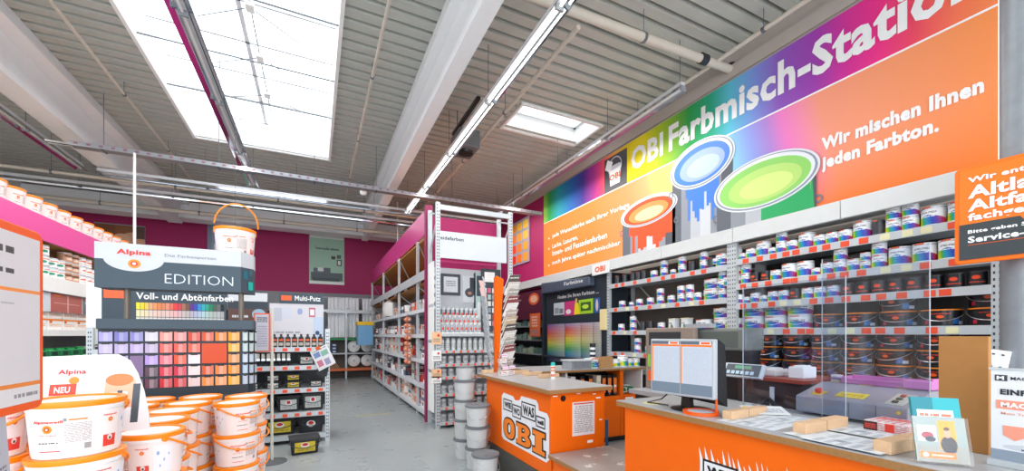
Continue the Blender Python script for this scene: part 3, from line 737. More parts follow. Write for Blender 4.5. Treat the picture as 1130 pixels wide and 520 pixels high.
MB(FX(4.48)).box(-8.25, -7.8, 0, .02, 1.5, 2.02, 0, 1).build('sheet', [orange_fr, label_mat('price_sheet', 'e06838', [(.2, .8, .4, .9, 'e8c8b8', 't', 4), (.1, .9, .05, .3, '88909a', 't', 3)])], t)
# ================================================================== CENTRAL RIGHT AISLE GONDOLA (front X = 1.8)
GX = 1.8
t = T('aisle_gondola', 'long aisle gondola with pink-magenta fascia and timber top boards', 'shelving', (GX, 11, 0))
MB().box(GX, GX+.03, 7.2, 15.1, 3.36, 3.80).build('fascia', [magf], t)
MB().box(GX-.04, GX+.08, 7.08, 7.2, 0, 3.82).build('end_upright', [magd], t)
MB().box(GX+.03, 2.95, 7.2, 15.1, 3.30, 3.33).build('timber_board', [ply], t)
MB().box(GX+.06, 2.95, 7.2, 15.1, 2.50, 2.53).build('timber_board', [ply], t)
MB().box(2.36, 2.40, 7.2, 15.1, 0, 2.5).build('back_panel', [M('gondola_back_grey', '9a9a9e', .6)], t)
for y in (8.0, 9.95, 12.4, 15.0):
    MB().box(GX+.0, GX+.05, y-.03, y+.03, 0, 3.36).build('upright', [steel], t)
    MB().tube([(GX+.03, y+.03, 2.5), (GX+.55, y+.03, 2.1)], .012, 6).build('bracket', [steel], t)
    MB().tube([(GX+.06, y+.03, 3.3), (2.3, y+.6, 2.75)], .012, 6).build('brace', [steel], t)
MB().box(GX-.03, GX+.0, 7.2, 15.1, 2.54, 2.70).build('front_beam', [steel], t)
GZ = (.16, .62, 1.08, 1.55, 2.02)
for z in GZ:
    MB().box(GX-.02, GX-.0, 7.22, 15.0, z-.07, z).box(GX+.0, 2.36, 7.22, 15.0, z-.03, z-.01).build('shelf_board', [lgrey], t)
MB().tube([(GX+.5, 12.8, 3.8), (GX+.5, 12.8, CZ)], .015, 8).build('ceiling_rod', [white], t)
rn = random.Random(11)
pc = ['e8e6e4', 'd8d4d0', 'c84038', 'f0ece8', '8c8e94', 'e0a070', '5870a0', 'b8bcc4', 'f4f4f4', '603838', 'd8b090', '3c4450', 'e85840', 'cfc8c0']
boxp = {}
def goods(c_, kind):
    k = (c_, kind)
    if k in boxp: return boxp[k]
    lm = label_mat('packprint_%s_%s' % k, c_, [(.12, .88, .55, .85, ['f4f4f4', '30343c', 'e84828'][rn.randrange(3)], 't', 2), (.3, .7, .15, .45, pc[rn.randrange(len(pc))], 'o' if kind == 'blister' else '')], rough=.35)
    if kind == 'box':
        tt = T('product_box', 'x', 'box'); w_, d_, h_ = .13, .09, .2
        MB().box(-w_, w_, -d_, d_, 0, h_).build('carton', [lm], tt, bevel=.004)
        MB().box(-w_*.98, w_*.98, -d_-.002, -d_, .12, .19).build('brand_strip', [M('strip_'+c_, pc[(pc.index(c_)+3) % len(pc)], .4)], tt)
    elif kind == 'roll':
        tt = T('tape_roll', 'x', 'roll')
        MB().lathe([(.035, 0), (.1, 0), (.1, .12), (.035, .12), (.035, 0)], 20).build('winding', [M('pack_'+c_, c_, .4)], tt, smooth=True)
        MB().lathe([(.030, .0), (.035, .0), (.035, .122), (.030, .122)], 16).build('core', [card], tt, smooth=True)
    elif kind == 'tub':
        tt = T('product_tub', 'x', 'tub')
        MB().lathe([(0, 0), (.085, 0), (.1, .19), (0, .19)], 18).build('body', [lm], tt, smooth=True)
        MB().lathe([(.104, .18), (.104, .205), (0, .21)], 18).build('lid', [M('pack_'+c_, c_, .4)], tt, smooth=True)
    else:
        tt = T('blister_pack', 'x', 'packet')
        MB().box(-.09, .09, -.006, .0, 0, .24).build('backing_card', [lm], tt)
        MB().prism([(-.07, .02), (.07, .02), (.06, .16), (-.06, .16)], .0, .0).box(-.06, .06, -.05, -.006, .03, .15).build('bubble', [M('pack_'+c_, c_, .3)], tt, bevel=.02)
    tt['label'] = 'pack'; boxp[k] = Proto(tt); return boxp[k]
colname = {'e8e6e4': 'pale', 'd8d4d0': 'stone', 'c84038': 'red', 'f0ece8': 'ivory', '8c8e94': 'grey', 'e0a070': 'tan', '5870a0': 'blue', 'b8bcc4': 'silver', 'f4f4f4': 'white', '603838': 'maroon', 'd8b090': 'beige', '3c4450': 'slate', 'e85840': 'coral', 'cfc8c0': 'off-white'}
kn = {'box': 'carton', 'roll': 'tape roll', 'tub': 'tub', 'blister': 'hanging pack'}
lev = ['bottom', 'second', 'third', 'fourth', 'fifth']
for li, z in enumerate(GZ):
    y = 7.45; i = 0
    while y < 14.7:
        c_ = rn.choice(pc); kd = rn.choice(['box', 'box', 'tub', 'blister', 'roll'] if li in (0, 1) else ['box', 'blister', 'blister', 'tub'])
        st = 1 if li > 2 else rn.choice([1, 2]) if kd != 'blister' else 1
        hh = {'box': .203, 'roll': .124, 'tub': .212, 'blister': .25}[kd]
        for j in range(st):
            goods(c_, kd)((GX+.16, y, z+.001-.01+j*hh), -pi/2, f'{["","upper "][j]}{colname[c_]} {kn[kd]}, {ORD[i]} from magenta upright on {lev[li]} gondola shelf', 'goods on the long gondola')
        y += .275+rn.random()*.05; i += 1
for i in range(22):
    y = 7.6+i*.33
    goods(['f4f4f4', '3c4450', 'e8e6e4', '3c4450'][i % 4], 'tub')((GX+.16, y, 2.533), -pi/2, f'small {["white", "black", "pale", "dark"][i%4]} tub, {ORD[i]} from magenta upright above the front beam', 'goods on the long gondola')
# strip of orange roller sleeves clipped to the gondola
t = T('clip_strip', 'orange clip strip hanging on the gondola in front of the sleeves', 'clip strip', (GX-.1, 8.25, 1))
k = MB(FX(GX-.13)); pts = []
for i in range(26):
    z0 = .95+i*.038; k.flat([[(-8.28+(.02 if i % 2 else 0), z0), (-8.22+(.02 if i % 2 else 0), z0), (-8.24+(0 if i % 2 else .02), z0+.038), (-8.30+(0 if i % 2 else .02), z0+.038)]], .0)
k.box(-8.30, -8.24, -.006, -.002, .95, 1.95).build('strip', [orange_fr], t)
MB().box(GX-.13, GX+.0, 8.2, 8.3, 1.94, 1.97).build('hook', [steel], t)
sal = M('salmon_fleece', 'e89878', .7, var=.12, scale=40)
sp = T('roller_sleeve', 'x', 'roller sleeve')
MB().tube([(0, -.16, 0), (0, .16, 0)], .045, 14).build('fleece', [sal], sp, smooth=True)
MB().tube([(0, -.165, 0), (0, .165, 0)], .018, 10).build('core', [white], sp)
spp = Proto(sp)
for i in range(8): spp((GX-.06, 8.55, .98+i*.125), .0, f'salmon roller sleeve, {ORD[i]} from below beside the orange clip strip', 'salmon roller sleeves')
t = T('display_box', 'pale blue display box with yellow rim at the far gondola end', 'display box', (GX-.15, 14.6, 1.3))
MB().box(GX-.5, GX-.03, 14.35, 14.95, 1.2, 1.86, 0, 1).build('box', [M('pale_blue_card', '78b0dc', .5), label_mat('dotted_blue', '84b8e0', [(.1, .3, .1, .3, 'f0f4f8', 'o'), (.5, .7, .15, .4, 'f0f4f8', 'o'), (.25, .5, .5, .75, 'f0f4f8', 'o'), (.7, .9, .6, .85, 'f0f4f8', 'o')])], t)
MB().box(GX-.52, GX-.01, 14.33, 14.97, 1.86, 1.98).build('rim', [M('yellow_card', 'f8c818', .5)], t)
t = T('foil_bag', 'crumpled white bag sticking out below the gondola timber board', 'bag', (GX-.1, 11.8, 2.2))
k = MB().lathe([(0, 0), (.2, .02), (.24, .2), (.2, .38), (.05, .46), (0, .46)], 12, GX+.1, 11.6, sx=.9, sy=1.5)
o = k.build('sack', [M('white_foil', 'e0dedc', .3, bump=.6, scale=12)], t, smooth=True); o.location.z = 2.03
MB().tube([(GX+.1, 11.6, 2.44), (GX+.1, 11.6, 2.49)], .03, 8).build('tie', [grey], t)
# ------------------------------------------------------------------ end cap facing the desk
EX0, EX1, EY = 1.81, 3.12, 6.5
t = T('endcap_rack', 'tall perforated end rack with chalk paint sign and silver tins', 'shelving', (2.4, EY, 0))
for xx in (EX0, EX1):
    for yy in (EY, 7.0):
        MB().box(xx-.035, xx+.035, yy-.025, yy+.025, 0, 3.70).build('upright', [steel], t)
    h = MB()
    for i in range(70): h.box(xx-.02, xx-.008, EY-.026, EY-.024, .05+i*.052, .075+i*.052).box(xx+.008, xx+.02, EY-.026, EY-.024, .05+i*.052, .075+i*.052)
    h.build('slot_row', [dark], t)
    MB().tube([(xx, EY, 3.5), (xx, 7.0, 2.95)], .014, 6).tube([(xx, EY, 3.5), (xx, 7.0, 3.66)], .014, 6).tube([(xx, EY, .2), (xx, 7.0, .7)], .014, 6).build('brace', [steel], t)
MB().box(EX0, EX1, EY-.03, EY+.02, 3.58, 3.66).build('top_beam', [steel], t)
MB().box(EX0, EX1, 7.03, 7.06, 2.55, 3.62).build('magenta_panel', [mag], t)
MB().box(EX0, EX1, 7.0, 7.03, 0, 2.72, 0, 0).build('back_panel', [M('endcap_grey_board', 'bcc0c4', .6)], t)
k = MB(FY(0, EY)).box(1.78, 3.05, -.02, .0, 2.80, 3.24); k.build('sign_board', [lgrey], t)
MB(FY(0, EY)).text('Kreidefarben', 1.755, 3.10, .5, .06, .003, 0, .015).build('sign_letters', [txtd], t)
MB(FY(0, EY)).box(1.85, 2.85, -.02, 0, 2.73, 2.76).build('magenta_strip', [mag], t)
TZ = (1.56, 1.28, 1.06, .85, .57, .35, .10)
for z in TZ:
    sb = MB().box(EX0+.03, EX1-.03, EY+.0, 7.0, z-.02, z).box(EX0+.03, EX1-.03, EY-.02, EY-.0, z-.05, z).build('shelf_board', [steel], t)
    if z > 1.5: continue
    for i in range(9): MB().box(1.93+i*.125, 1.97+i*.125, EY-.024, EY-.02, z-.045, z-.008).build('price_ticket', [tagm], sb)
# photo boards and framed print
MB(FY(0, 7.0)).box(2.0, 2.36, 0, .02, 2.24, 2.62, 0, 1).build('framed_print', [dark, label_mat('room_print', '3c4048', [(.14, .86, .14, .86, 'd0d4d8'), (.25, .75, .4, .7, '8c9098', 't', 3)])], t)
MB(FY(0, 7.0)).box(1.86, 1.96, 0, .02, 2.0, 2.62, 0, 1).build('card_strip', [white, label_mat('black_dots_card', 'e4e6e8', [(.2, .8, .05, .2, '202428', 'o'), (.2, .8, .3, .45, '202428', 'o'), (.2, .8, .55, .7, '202428', 'o'), (.2, .8, .78, .93, '202428', 'o')])], t)
MB(FY(0, 7.0)).box(2.42, 2.68, 0, .02, 2.12, 2.6, 0, 1).build('chair_print', [white, label_mat('chair_print', 'c8ccd0', [(.45, .85, .45, .95, '2c3238'), (.1, .8, .2, .55, '3a4048', 'o'), (.3, .6, .3, .42, 'b87860', 'o')])], t)
MB(FY(0, 7.0)).box(1.86, 2.6, 0, .02, 1.6, 1.98).build('dark_band', [navy], t)
MB(FY(0, 7.0)).box(2.62, 2.80, 0, .10, 1.6, 2.66, 0, 1).build('teal_print', [dark, label_mat('teal_print', 'a8c0c0', [(.1, .9, .6, .95, '30404c'), (.2, .7, .2, .5, 'd8dcdc')])], t)
k = MB(FY(0, 6.9)).box(2.72, 3.10, 0, .03, 1.6, 2.74).build('swatch_board', [M('board_anthracite', '38424c', .5)], t)
for i in range(24):
    r_, c_ = divmod(i, 4); MB(FY(0, 6.87)).box(2.76+c_*.085, 2.82+c_*.085, 0, .004, 2.30-r_*.12, 2.39-r_*.12).build('swatch', [M('chalk_%d' % (i % 7), ['e8e8e8', 'd86880', 'e4e0d4', 'c8ccc8', 'b83040', 'b0c4c0', '8c98a0'][i % 7], .5)], k)
MB(FY(0, 6.87)).box(2.78, 2.98, 0, .004, 2.50, 2.68).build('white_card', [white], t)
for i, (z0, z1, c_) in enumerate([(2.05, 2.75, 'e2e6ea'), (1.45, 2.0, '58485c'), (.95, 1.4, 'b07080'), (.25, .9, 'a8acb0')]):
    MB(FL(EX0-.04)).box(EY+.06, EY+.42, -.01, 0, z0, z1, 0, 1).build('side_poster', [white, label_mat('side_poster_%d' % i, c_, [(.2, .8, .1, .3, '7c9080'), (.2, .7, .4, .6, 'd0d4d8', 't', 4)])], t)
for i, z in enumerate((1.62, 1.32, 1.02, .9)):
    MB(FY(0, EY-.04)).box(1.70, 1.86, 0, .004, z-.24+.03*i, z-.04, 0, 1).build('price_card', [white, label_mat('price_card_%d' % (i % 2), ['f0c090', 'f2f2f0'][i > 0], [(.55, .8, .6, .85, 'e83820', 'o'), (.15, .85, .15, .5, '807878', 't', 3)])], t)
# spray cans on the stepped top rack
st_ = T('spray_can', 'x', 'spray can')
MB().lathe([(0, 0), (.028, 0), (.03, .01), (.03, .115), (.022, .13), (0, .13)], 14).build('body', [label_mat('spray_body', 'aeb6be', [(.40, .60, .46, .54, 'e84020')], rough=.3)], st_, smooth=True)
MB().lathe([(.022, .13), (.022, .16), (0, .165)], 12).build('cap', [white], st_, smooth=True)
MB().box(-.012, .012, -.05, 0, .15, .168).build('nozzle', [white], st_, bevel=.003)
spc = Proto(st_)
k = MB()
for r_ in range(3): k.box(1.86, 2.62, EY+.02+r_*.11, EY+.13+r_*.11, 1.56, 1.575+r_*.13)
tag(k.build('stepped_riser', [white], loc=(2.2, EY+.1, 1.56)), 'white three-step riser carrying the spray cans on the end rack', 'riser')
for r_ in range(3):
    for i in range(9):
        spc((1.91+i*.082, EY+.075+r_*.11, 1.577+r_*.13), 0, f'silver spray can with red square, {ORD[i]} from the post, {["front", "middle", "back"][r_]} step of the riser', 'spray cans on the stepped riser')
# bottles and tins below
bt = T('chalk_bottle', 'x', 'bottle')
MB().lathe([(0, 0), (.036, 0), (.038, .01), (.038, .15), (.03, .175), (0, .175)], 16).build('body', [label_mat('bottle_print', 'd4d8d8', [(.35, .65, .44, .56, 'a0a4a4', 't', 3)], rough=.3)], bt, smooth=True)
MB().lathe([(.028, .175), (.028, .2), (0, .2)], 14).build('cap', [M('cap_grey', 'b8bcc0', .4)], bt, smooth=True)
btp = Proto(bt)
for i in range(12): btp((1.90+i*.098, EY+.07, 1.281), 0, f'pale chalk spray bottle, {ORD[i]} from the post on the end rack second tier', 'pale bottles on the end rack')
for li, z in enumerate(TZ[2:]):
    n_ = 9 if li < 2 else 7
    items = [(1.93+i*.128, 'G', 1) for i in range(n_)]
    row('Y', EY, z+.001, items, ['end rack third tier', 'end rack fourth tier', 'end rack fifth tier', 'end rack sixth tier', 'end rack floor tier'][li], 'the slotted post', 0)
t = T('cobalt_pail', 'cobalt blue tub with white label among the silver tins', 'tub', (2.66, EY+.3, .571))
MB().lathe([(0, .351), (.09, .351), (.1, .5), (0, .5)], 20, 2.5, EY+.36).build('body', [M('cobalt', '1c2c80', .3)], t, smooth=True)
MB().lathe([(.105, .49), (.105, .515), (0, .518)], 20, 2.5, EY+.36).build('lid', [M('cobalt_lid', '2c3c98', .3)], t, smooth=True)
# ================================================================== BACK WALL SHELF and posters
t = T('back_shelf', 'grey shelf bay with green edged worktop against the back wall', 'shelving', (1, 15.4, 0))
for x in (.1, 1.0, 1.95): MB().box(x-.03, x+.03, 15.38, 15.44, 0, 2.55).build('upright', [steel], t)
MB().box(.1, 1.95, 15.4, 15.9, 1.36, 1.42, 0).build('worktop', [M('green_edge', '289858', .5)], t)
MB().box(.1, 1.95, 15.4, 15.9, .86, .90).build('shelf_board', [lgrey], t)
MB().box(.1, 1.95, 15.36, 15.9, .28, .36).build('shelf_board', [M('orange_edge', 'e07040', .5)], t)
MB().box(.1, 1.95, 15.4, 15.46, 2.30, 2.42).build('top_rail', [steel], t)
MB().box(.1, 1.95, 15.92, 15.95, 0, 1.36).build('back_panel', [M('shelf_back_dark', '6a6460', .7)], t)
t = T('curtain', 'white pleated curtain panel hanging above the green worktop', 'curtain', (1, 15.6, 1.5))
for j, (a, b) in enumerate([(.42, 1.45), (1.55, 1.90)]):
    k = MB(); n = int((b-a)/.02)
    for i in range(n):
        x0, x1 = a+i*.02, a+(i+1)*.02; y0 = 15.6+.04*sin(i*1.1)+.02*sin(i*.37); y1 = 15.6+.04*sin((i+1)*1.1)+.02*sin((i+1)*.37)
        k.face([(x0, y0, 1.45), (x1, y1, 1.45), (x1, y1, 2.85), (x0, y0, 2.85)]); k.face([(x0, y0+.004, 1.45), (x1, y1+.004, 1.45), (x1, y1+.004, 2.85), (x0, y0+.004, 2.85)])
    k.build('pleated_panel', [M('curtain_white', 'eef0f4', .8)], t, smooth=True)
MB().tube([(.3, 15.6, 2.86), (1.95, 15.6, 2.86)], .015, 8).build('rail', [steel], t)
pl = T('round_plate', 'x', 'plate')
MB().lathe([(0, .03), (.12, .03), (.2, .0), (.21, .02), (.13, .05), (0, .05)], 24).build('disc', [white], pl, smooth=True)
MB().lathe([(0, .05), (.05, .052), (.05, .06), (0, .06)], 16).build('hub', [lgrey], pl, smooth=True)
plp = Proto(pl)
for i, (x, z) in enumerate([(1.27, 1.13), (1.72, 1.13), (1.27, .62), (1.72, .62)]):
    r_ = plp((x, 15.6, z), 0, ['white round dish on the back bay upper level, pillar side', 'white round dish on the back bay upper level, gondola side', 'white round dish on the back bay lower level, pillar side', 'white round dish on the back bay lower level, gondola side'][i], 'round dishes in the back bay'); r_.rotation_euler = (pi/2, 0, 0)
rdp = T('timber_rod', 'x', 'rod'); MB().tube([(0, -.2, 0), (0, .2, 0)], .022, 8).build('rod', [M('rod_brown', '8c5c3c', .6)], rdp); MB().tube([(0, -.205, 0), (0, -.2, 0)], .018, 8).build('cut_end', [wood], rdp)
rdp = Proto(rdp); c_ = 0
for r_ in range(4):
    for i in range(9-r_):
        rdp((.30+i*.06+r_*.03, 15.62, .385+r_*.044), 0, f'brown round stick, {ORD[i]} along {["bottom", "second", "third", "top"][r_]} layer of the pile in the back bay', 'sticks in the back bay')
bb = T('blue_carton', 'x', 'box'); MB().box(-.09, .09, -.08, .08, 0, .11).build('carton', [M('carton_navy', '28406c', .5)], bb, bevel=.004); MB().box(-.05, .05, -.083, -.08, .03, .08).build('window', [lgrey], bb)
bb = Proto(bb)
for i in range(3): bb((.62, 15.55, .901+i*.113), 0, f'navy carton with pale window, {ORD[i]} from below in the back bay', 'navy cartons in the back bay')
for nm_, lab, a, b, z0, z1, fm, extra in [
    ('wall_poster', 'green living room poster with grey sofa on the magenta back wall', -.17, .99, 3.37, 5.28, label_mat('sofa_poster', '9cc4ae', [(.02, .98, .86, .97, 'e4ece8'), (0, 1, 0, .05, 'e8ece8'), (.05, .95, .07, .22, '46545c'), (.12, .32, .2, .3, '55646c'), (.33, .6, .2, .31, '4c5a62'), (.24, .40, .24, .31, 'd8dcdc'), (.1, .85, .06, .12, '303c44'), (.78, .92, .36, .48, '30383c'), (.81, .89, .38, .46, 'd8e0dc'), (.62, .74, .48, .54, '30383c'), (.78, .9, .5, .57, '4c5a5c'), (.2, .85, .64, .69, '587868', 't', 1)]), None),
    ('wall_poster', 'hand stroking brown fabric photo on the magenta back wall', -5.83, -4.68, 3.60, 4.84, label_mat('hand_photo', '8c5430', [(.0, .35, .0, 1, 'a06838'), (.45, 1.1, .3, .85, 'd8a080', 'o'), (.35, .7, .55, .8, 'e0b090', 'o'), (.8, 1, .7, 1, '584038'), (0, .4, .8, 1, '7c4824')]), None),
    ('wall_poster', 'blue-grey wall poster half hidden behind the hanging bucket', -3.12, -1.95, 3.4, 5.25, label_mat('bluegrey_photo', '7c8ca0', [(.1, .9, .05, .9, '90a0b4'), (.15, .35, .2, .6, 'e0e4e8'), (.3, .4, .35, .5, '303840', 'o')]), None)]:
    t = T(nm_, lab, 'poster', (a, 16.17, z0)); MB(FY(0, 16.19)).box(a, b, 0, .03, z0, z1, 0, 1).build('print', [white, fm], t)
    MB(FY(0, 16.19)).box(a-.01, b+.01, 0, .035, z1, z1+.03).build('hanging_rail', [grey], t)
    if 'sofa' in fm.name:
        MB(FY(0, 16.15)).text('Alpina', a+.12, z1-.16, .28, .09, .003, 0, .03).build('letters', [red], t)
        MB(FY(0, 16.15)).text('Feine Farben', a+.2, 4.62, .75, .1, .003, 0, .0).build('letters', [txtg], t)
# ================================================================== CHALK: rack with plaster buckets (front Y = 6.5, X -2.4 .. .19)
t = T('plaster_rack', 'low perforated rack holding black plaster buckets under the Multi-Putz board', 'shelving', (-.6, EY, 0))
for xx in (.17, -1.1, -2.38):
    for yy in (EY, 7.15): MB().box(xx-.03, xx+.03, yy-.025, yy+.025, 0, 1.62 if xx < 0 else 1.62).build('upright', [steel], t)
    h = MB()
    for i in range(31): h.box(xx-.015, xx-.005, EY-.027, EY-.025, .05+i*.05, .07+i*.05).box(xx+.005, xx+.015, EY-.027, EY-.025, .05+i*.05, .07+i*.05)
    h.build('slot_row', [dark], t)
LZ = (1.36, 1.10, .78, .44, .12)
for z in LZ:
    sb = MB().box(-2.36, .15, EY, 7.1, z-.02, z).box(-2.36, .15, EY-.02, EY, z-.065, z).build('shelf_board', [steel], t)
    if z > .2:
        for i in range(8): MB().box(-1.0+i*.15, -.94+i*.15, EY-.024, EY-.02, z-.055, z-.012).build('price_ticket', [tagm], sb)
MB().box(-2.38, .17, 7.12, 7.14, 0, 1.9).build('back_panel', [dark], t)
t = T('header_board', 'pale Multi-Putz header board standing above the plaster rack', 'sign', (-.2, EY, 1.54))
MB(FY(0, EY+.05)).box(-.56, .12, -.02, 0, 1.36, 1.975, 0, 1).build('picture_panel', [white, label_mat('putz_panel', 'd0ced4', [(.08, .22, .6, .9, 'b8bcc8'), (.24, .4, .65, .9, 'c8ccd8'), (.5, .6, .75, .9, '90a0c8', 'o'), (.72, .84, .7, .92, 'c05868'), (.74, .82, .74, .88, 'e8e8ec'), (.05, .55, .3, .38, '9c98a0', 't', 1), (.05, .6, .18, .25, '9c98a0', 't', 1), (.8, 1, .2, .7, 'b8c8dc'), (.84, .92, .28, .38, '283868', 'o')])], t)
MB(FY(0, EY+.05)).box(-.44, .12, -.02, .004, 1.975, 2.12).build('title_bar', [navy], t)
MB(FY(0, EY+.046)).box(-.42, -.29, 0, .004, 2.02, 2.09).build('orange_logo', [orange_fr], t)
MB(FY(0, EY+.04)).text('Multi-Putz', -.25, 2.02, .33, .07, .006, 0, .02).build('title_letters', [txtw], t)
t = T('header_board', 'dark brown panel with a blue tin picture between two header boards', 'sign', (-.7, EY, 1.6))
MB(FY(0, EY+.05)).box(-1.04, -.585, -.02, 0, 1.37, 2.11, 0, 1).build('picture_panel', [dark, label_mat('tools_panel', '5c3c34', [(0, 1, .84, 1, 'd4d8dc'), (0, 1, .7, .84, '2c3844'), (.6, .95, .5, .7, '90b0c8', 'o'), (.1, .5, .52, .6, 'c8ccd0', 't', 1), (0, .3, .2, .42, '2858a0'), (.12, .4, .0, .3, '7c4c30'), (.42, .7, .0, .34, 'd8b050'), (.72, 1, .0, .36, 'b0ccdc')])], t)
MB(FY(0, EY+.05)).box(-1.04, -.585, -.0, .006, 1.37, 1.40).build('ledge', [dark], t)
t = T('colour_board', 'slate board headed Voll- und Abtönfarben with rows of colour chips', 'sign', (-1.7, EY, 1.58))
MB(FY(0, EY+.05)).box(-2.30, -1.06, -.03, 0, 1.42, 2.16).build('panel', [navy], t)
MB(FY(0, EY+.05)).box(-2.44, -2.30, -.03, -.005, 1.42, 2.16).build('white_side', [white], t)
MB(FY(0, EY+.05)).box(-2.28, -2.08, 0, .006, 1.98, 2.14).build('orange_logo', [orange_fr], t)
MB(FY(0, EY+.05)).text('Voll- und Abtönfarben', -1.98, 1.975, 1.0, .085, .006, 0, .025).build('title_letters', [txtw], t)
MB(FY(0, EY+.05)).text('ideal für farbintensive Anstriche', -2.02, 1.60, .50, .025, .006, 0, .01).text('zum Abtönen von weißen Dispersionsfarben geeignet', -2.02, 1.56, .66, .025, .006, 0, .01).build('small_letters', [txtw], t)
cc_ = ['f0e020', 'f0d030', 'e8c858', 'e8a878', 'e89860', 'e08848', 'e08050', 'e89070', 'e07060', 'f03838', 'd83040', 'a87058', '7c5040', '5c2c88', '3848b0', '2890d0', '20b0c0', '20a888', '108860', '506050', '686a6c', '101418']
for i, c_ in enumerate(cc_):
    a = -1.98+i*.041; k = MB(FY(0, EY+.045)); w_ = lin(c_)
    k.face([(a, 0, 1.85), (a+.037, 0, 1.85), (a+.037, 0, 1.935), (a, 0, 1.935)], 0, None, w_)
    for j, q in enumerate((.45, .18)):
        cl = tuple(w_[n_]*q+.8*(1-q) for n_ in range(3)); z_ = 1.76-j*.09
        k.face([(a, 0, z_), (a+.037, 0, z_), (a+.037, 0, z_+.082), (a, 0, z_+.082)], 0, None, cl)
    k.build('colour_chip', [V], t, merge=False)
# goods on the plaster rack
gb = T('tinting_bottle', 'x', 'bottle')
MB().lathe([(0, 0), (.034, 0), (.036, .01), (.036, .13), (.018, .155), (0, .155)], 14).build('body', [label_mat('bottle_black', '1e2024', [(.36, .64, .53, .57, 'e86028'), (.36, .64, .42, .49, 'b8b0a0')], rough=.3)], gb, smooth=True)
MB().lathe([(.018, .155), (.018, .185), (0, .185)], 10).build('cap', [black], gb, smooth=True); gbp = Proto(gb)
for i in range(17): gbp((-1.25+i*.083, EY+.06, 1.361), 0, f'black tinting bottle, {ORD[i]} from the slotted middle post on the rack top', 'tinting bottles on the plaster rack')
gr = T('green_bottle', 'two-tone green bottle among black bottles on the rack top', 'bottle', (0, 0, 0))
MB().lathe([(0, 0), (.034, 0), (.036, .13), (.018, .155), (0, .155)], 14).build('body', [M('bottle_green', '188860', .3)], gr, smooth=True)
MB().lathe([(.02, .155), (.02, .185), (0, .185)], 10).build('cap', [M('cap_green', '0c5c40', .4)], gr, smooth=True); gr.location = (-.42, EY+.16, 1.361)
def bucket(c_label, name, lc, w_, d_, h_):
    tt = T(name, 'x', 'bucket')
    k = MB(); r0 = [(-w_*.88, -d_*.88), (w_*.88, -d_*.88), (w_*.88, d_*.88), (-w_*.88, d_*.88)]; r1 = [(a/.88, b/.88) for a, b in r0]
    for i in range(4):
        a, b = r0[i], r0[(i+1) % 4]; c, d = r1[(i+1) % 4], r1[i]; k.face([(a[0], a[1], 0), (b[0], b[1], 0), (c[0], c[1], h_*.93), (d[0], d[1], h_*.93)])
    k.face([(*p, 0) for p in reversed(r0)]); k.face([(*p, h_*.93) for p in r1]); k.build('body', [black], tt, bevel=.012)
    MB().box(-w_*1.06, w_*1.06, -d_*1.06, d_*1.06, h_*.93, h_).build('lid', [dark], tt, bevel=.006)
    f = lambda q: d_*(.88+.12*q/(h_*.93))+.003
    k = MB(); k.face([(-w_*.7, -f(h_*.15), h_*.15), (w_*.7, -f(h_*.15), h_*.15), (w_*.7, -f(h_*.75), h_*.75), (-w_*.7, -f(h_*.75), h_*.75)]); k.build('label', [lc], tt)
    k = MB(); k.tube([(w_*1.08*cos(a), -d_*.98-.02*sin(a), h_*.85-h_*.45*sin(a)) for a in [pi*i/12 for i in range(13)]], .005, 6); k.build('handle', [dark], tt)
    return Proto(tt)
ly = label_mat('bucket_label_yellow', 'd8c030', [(.3, .7, .45, .95, 'f0f0f0', 'o'), (.35, .65, .6, .9, 'c82828', 'o'), (.1, .9, .1, .3, '7c7020', 't', 2)])
lw_ = label_mat('bucket_label_white', 'c8ccc8', [(.3, .7, .45, .95, 'f0f0f0', 'o'), (.38, .62, .55, .9, 'c82828', 'o'), (.1, .9, .1, .35, '888c90', 't', 2)])
lk = label_mat('bucket_label_dark', '20242a', [(.25, .75, .3, .9, 'e8e8e8', 'o'), (.35, .65, .5, .85, 'c82828', 'o')])
by, bw_, bk_ = bucket('y', 'plaster_bucket', ly, .17, .13, .21), bucket('w', 'plaster_bucket', lw_, .17, .13, .25), bucket('k', 'plaster_bucket', lk, .22, .15, .28)
by((-.12, 5.98, .001), .1, 'black plaster bucket with yellow label standing on the floor'); 
by((-.44, EY+.2, .121), 0, 'black plaster bucket with yellow label on the lowest rack tier', None, (1.15, 1, 1.2))
bk_((-.045, EY+.2, .121), 0, 'big black plaster bucket with round emblem on the lowest rack tier', None, (.75, 1, .92))
bw_((-.33, EY+.2, .441), 0, 'black plaster bucket with pale label, middle of second lowest tier', None, (.85, 1, .92))
bw_((-.02, EY+.2, .441), 0, 'taller black plaster bucket with pale label beside the aisle post', None, (.85, 1, 1.08))
bw_((-.66, EY+.2, .441), 0, 'black plaster bucket with pale label behind the thin sign pole', None, (.85, 1, .8))
sy, sw = bucket('y', 'filler_tub', ly, .1, .08, .10), bucket('w', 'filler_tub', lw_, .09, .07, .10)
for i, (x, q, j) in enumerate([(-.52, sw, 0), (-.52, sw, 1), (-.27, sy, 0), (-.27, sy, 1), (.02, sw, 0), (-.77, sw, 0)]):
    q((x, EY+.13, .781+j*.102), 0, ['small tub with pale label under its twin on middle tier', 'small tub with pale label atop its twin on middle tier', 'small tub with yellow label under its twin on middle tier', 'small tub with yellow label atop its twin on middle tier', 'small tub with pale label beside the aisle post', 'small tub with pale label hidden behind the sign pole'][i], 'filler tubs on the plaster rack')
MB_ = bucket('k', 'utility_tub', lw_, .11, .09, .15); MB_((-.10, EY+.15, 1.101), 0, 'plain dark tub on the rack tier with the orange ticket rail')
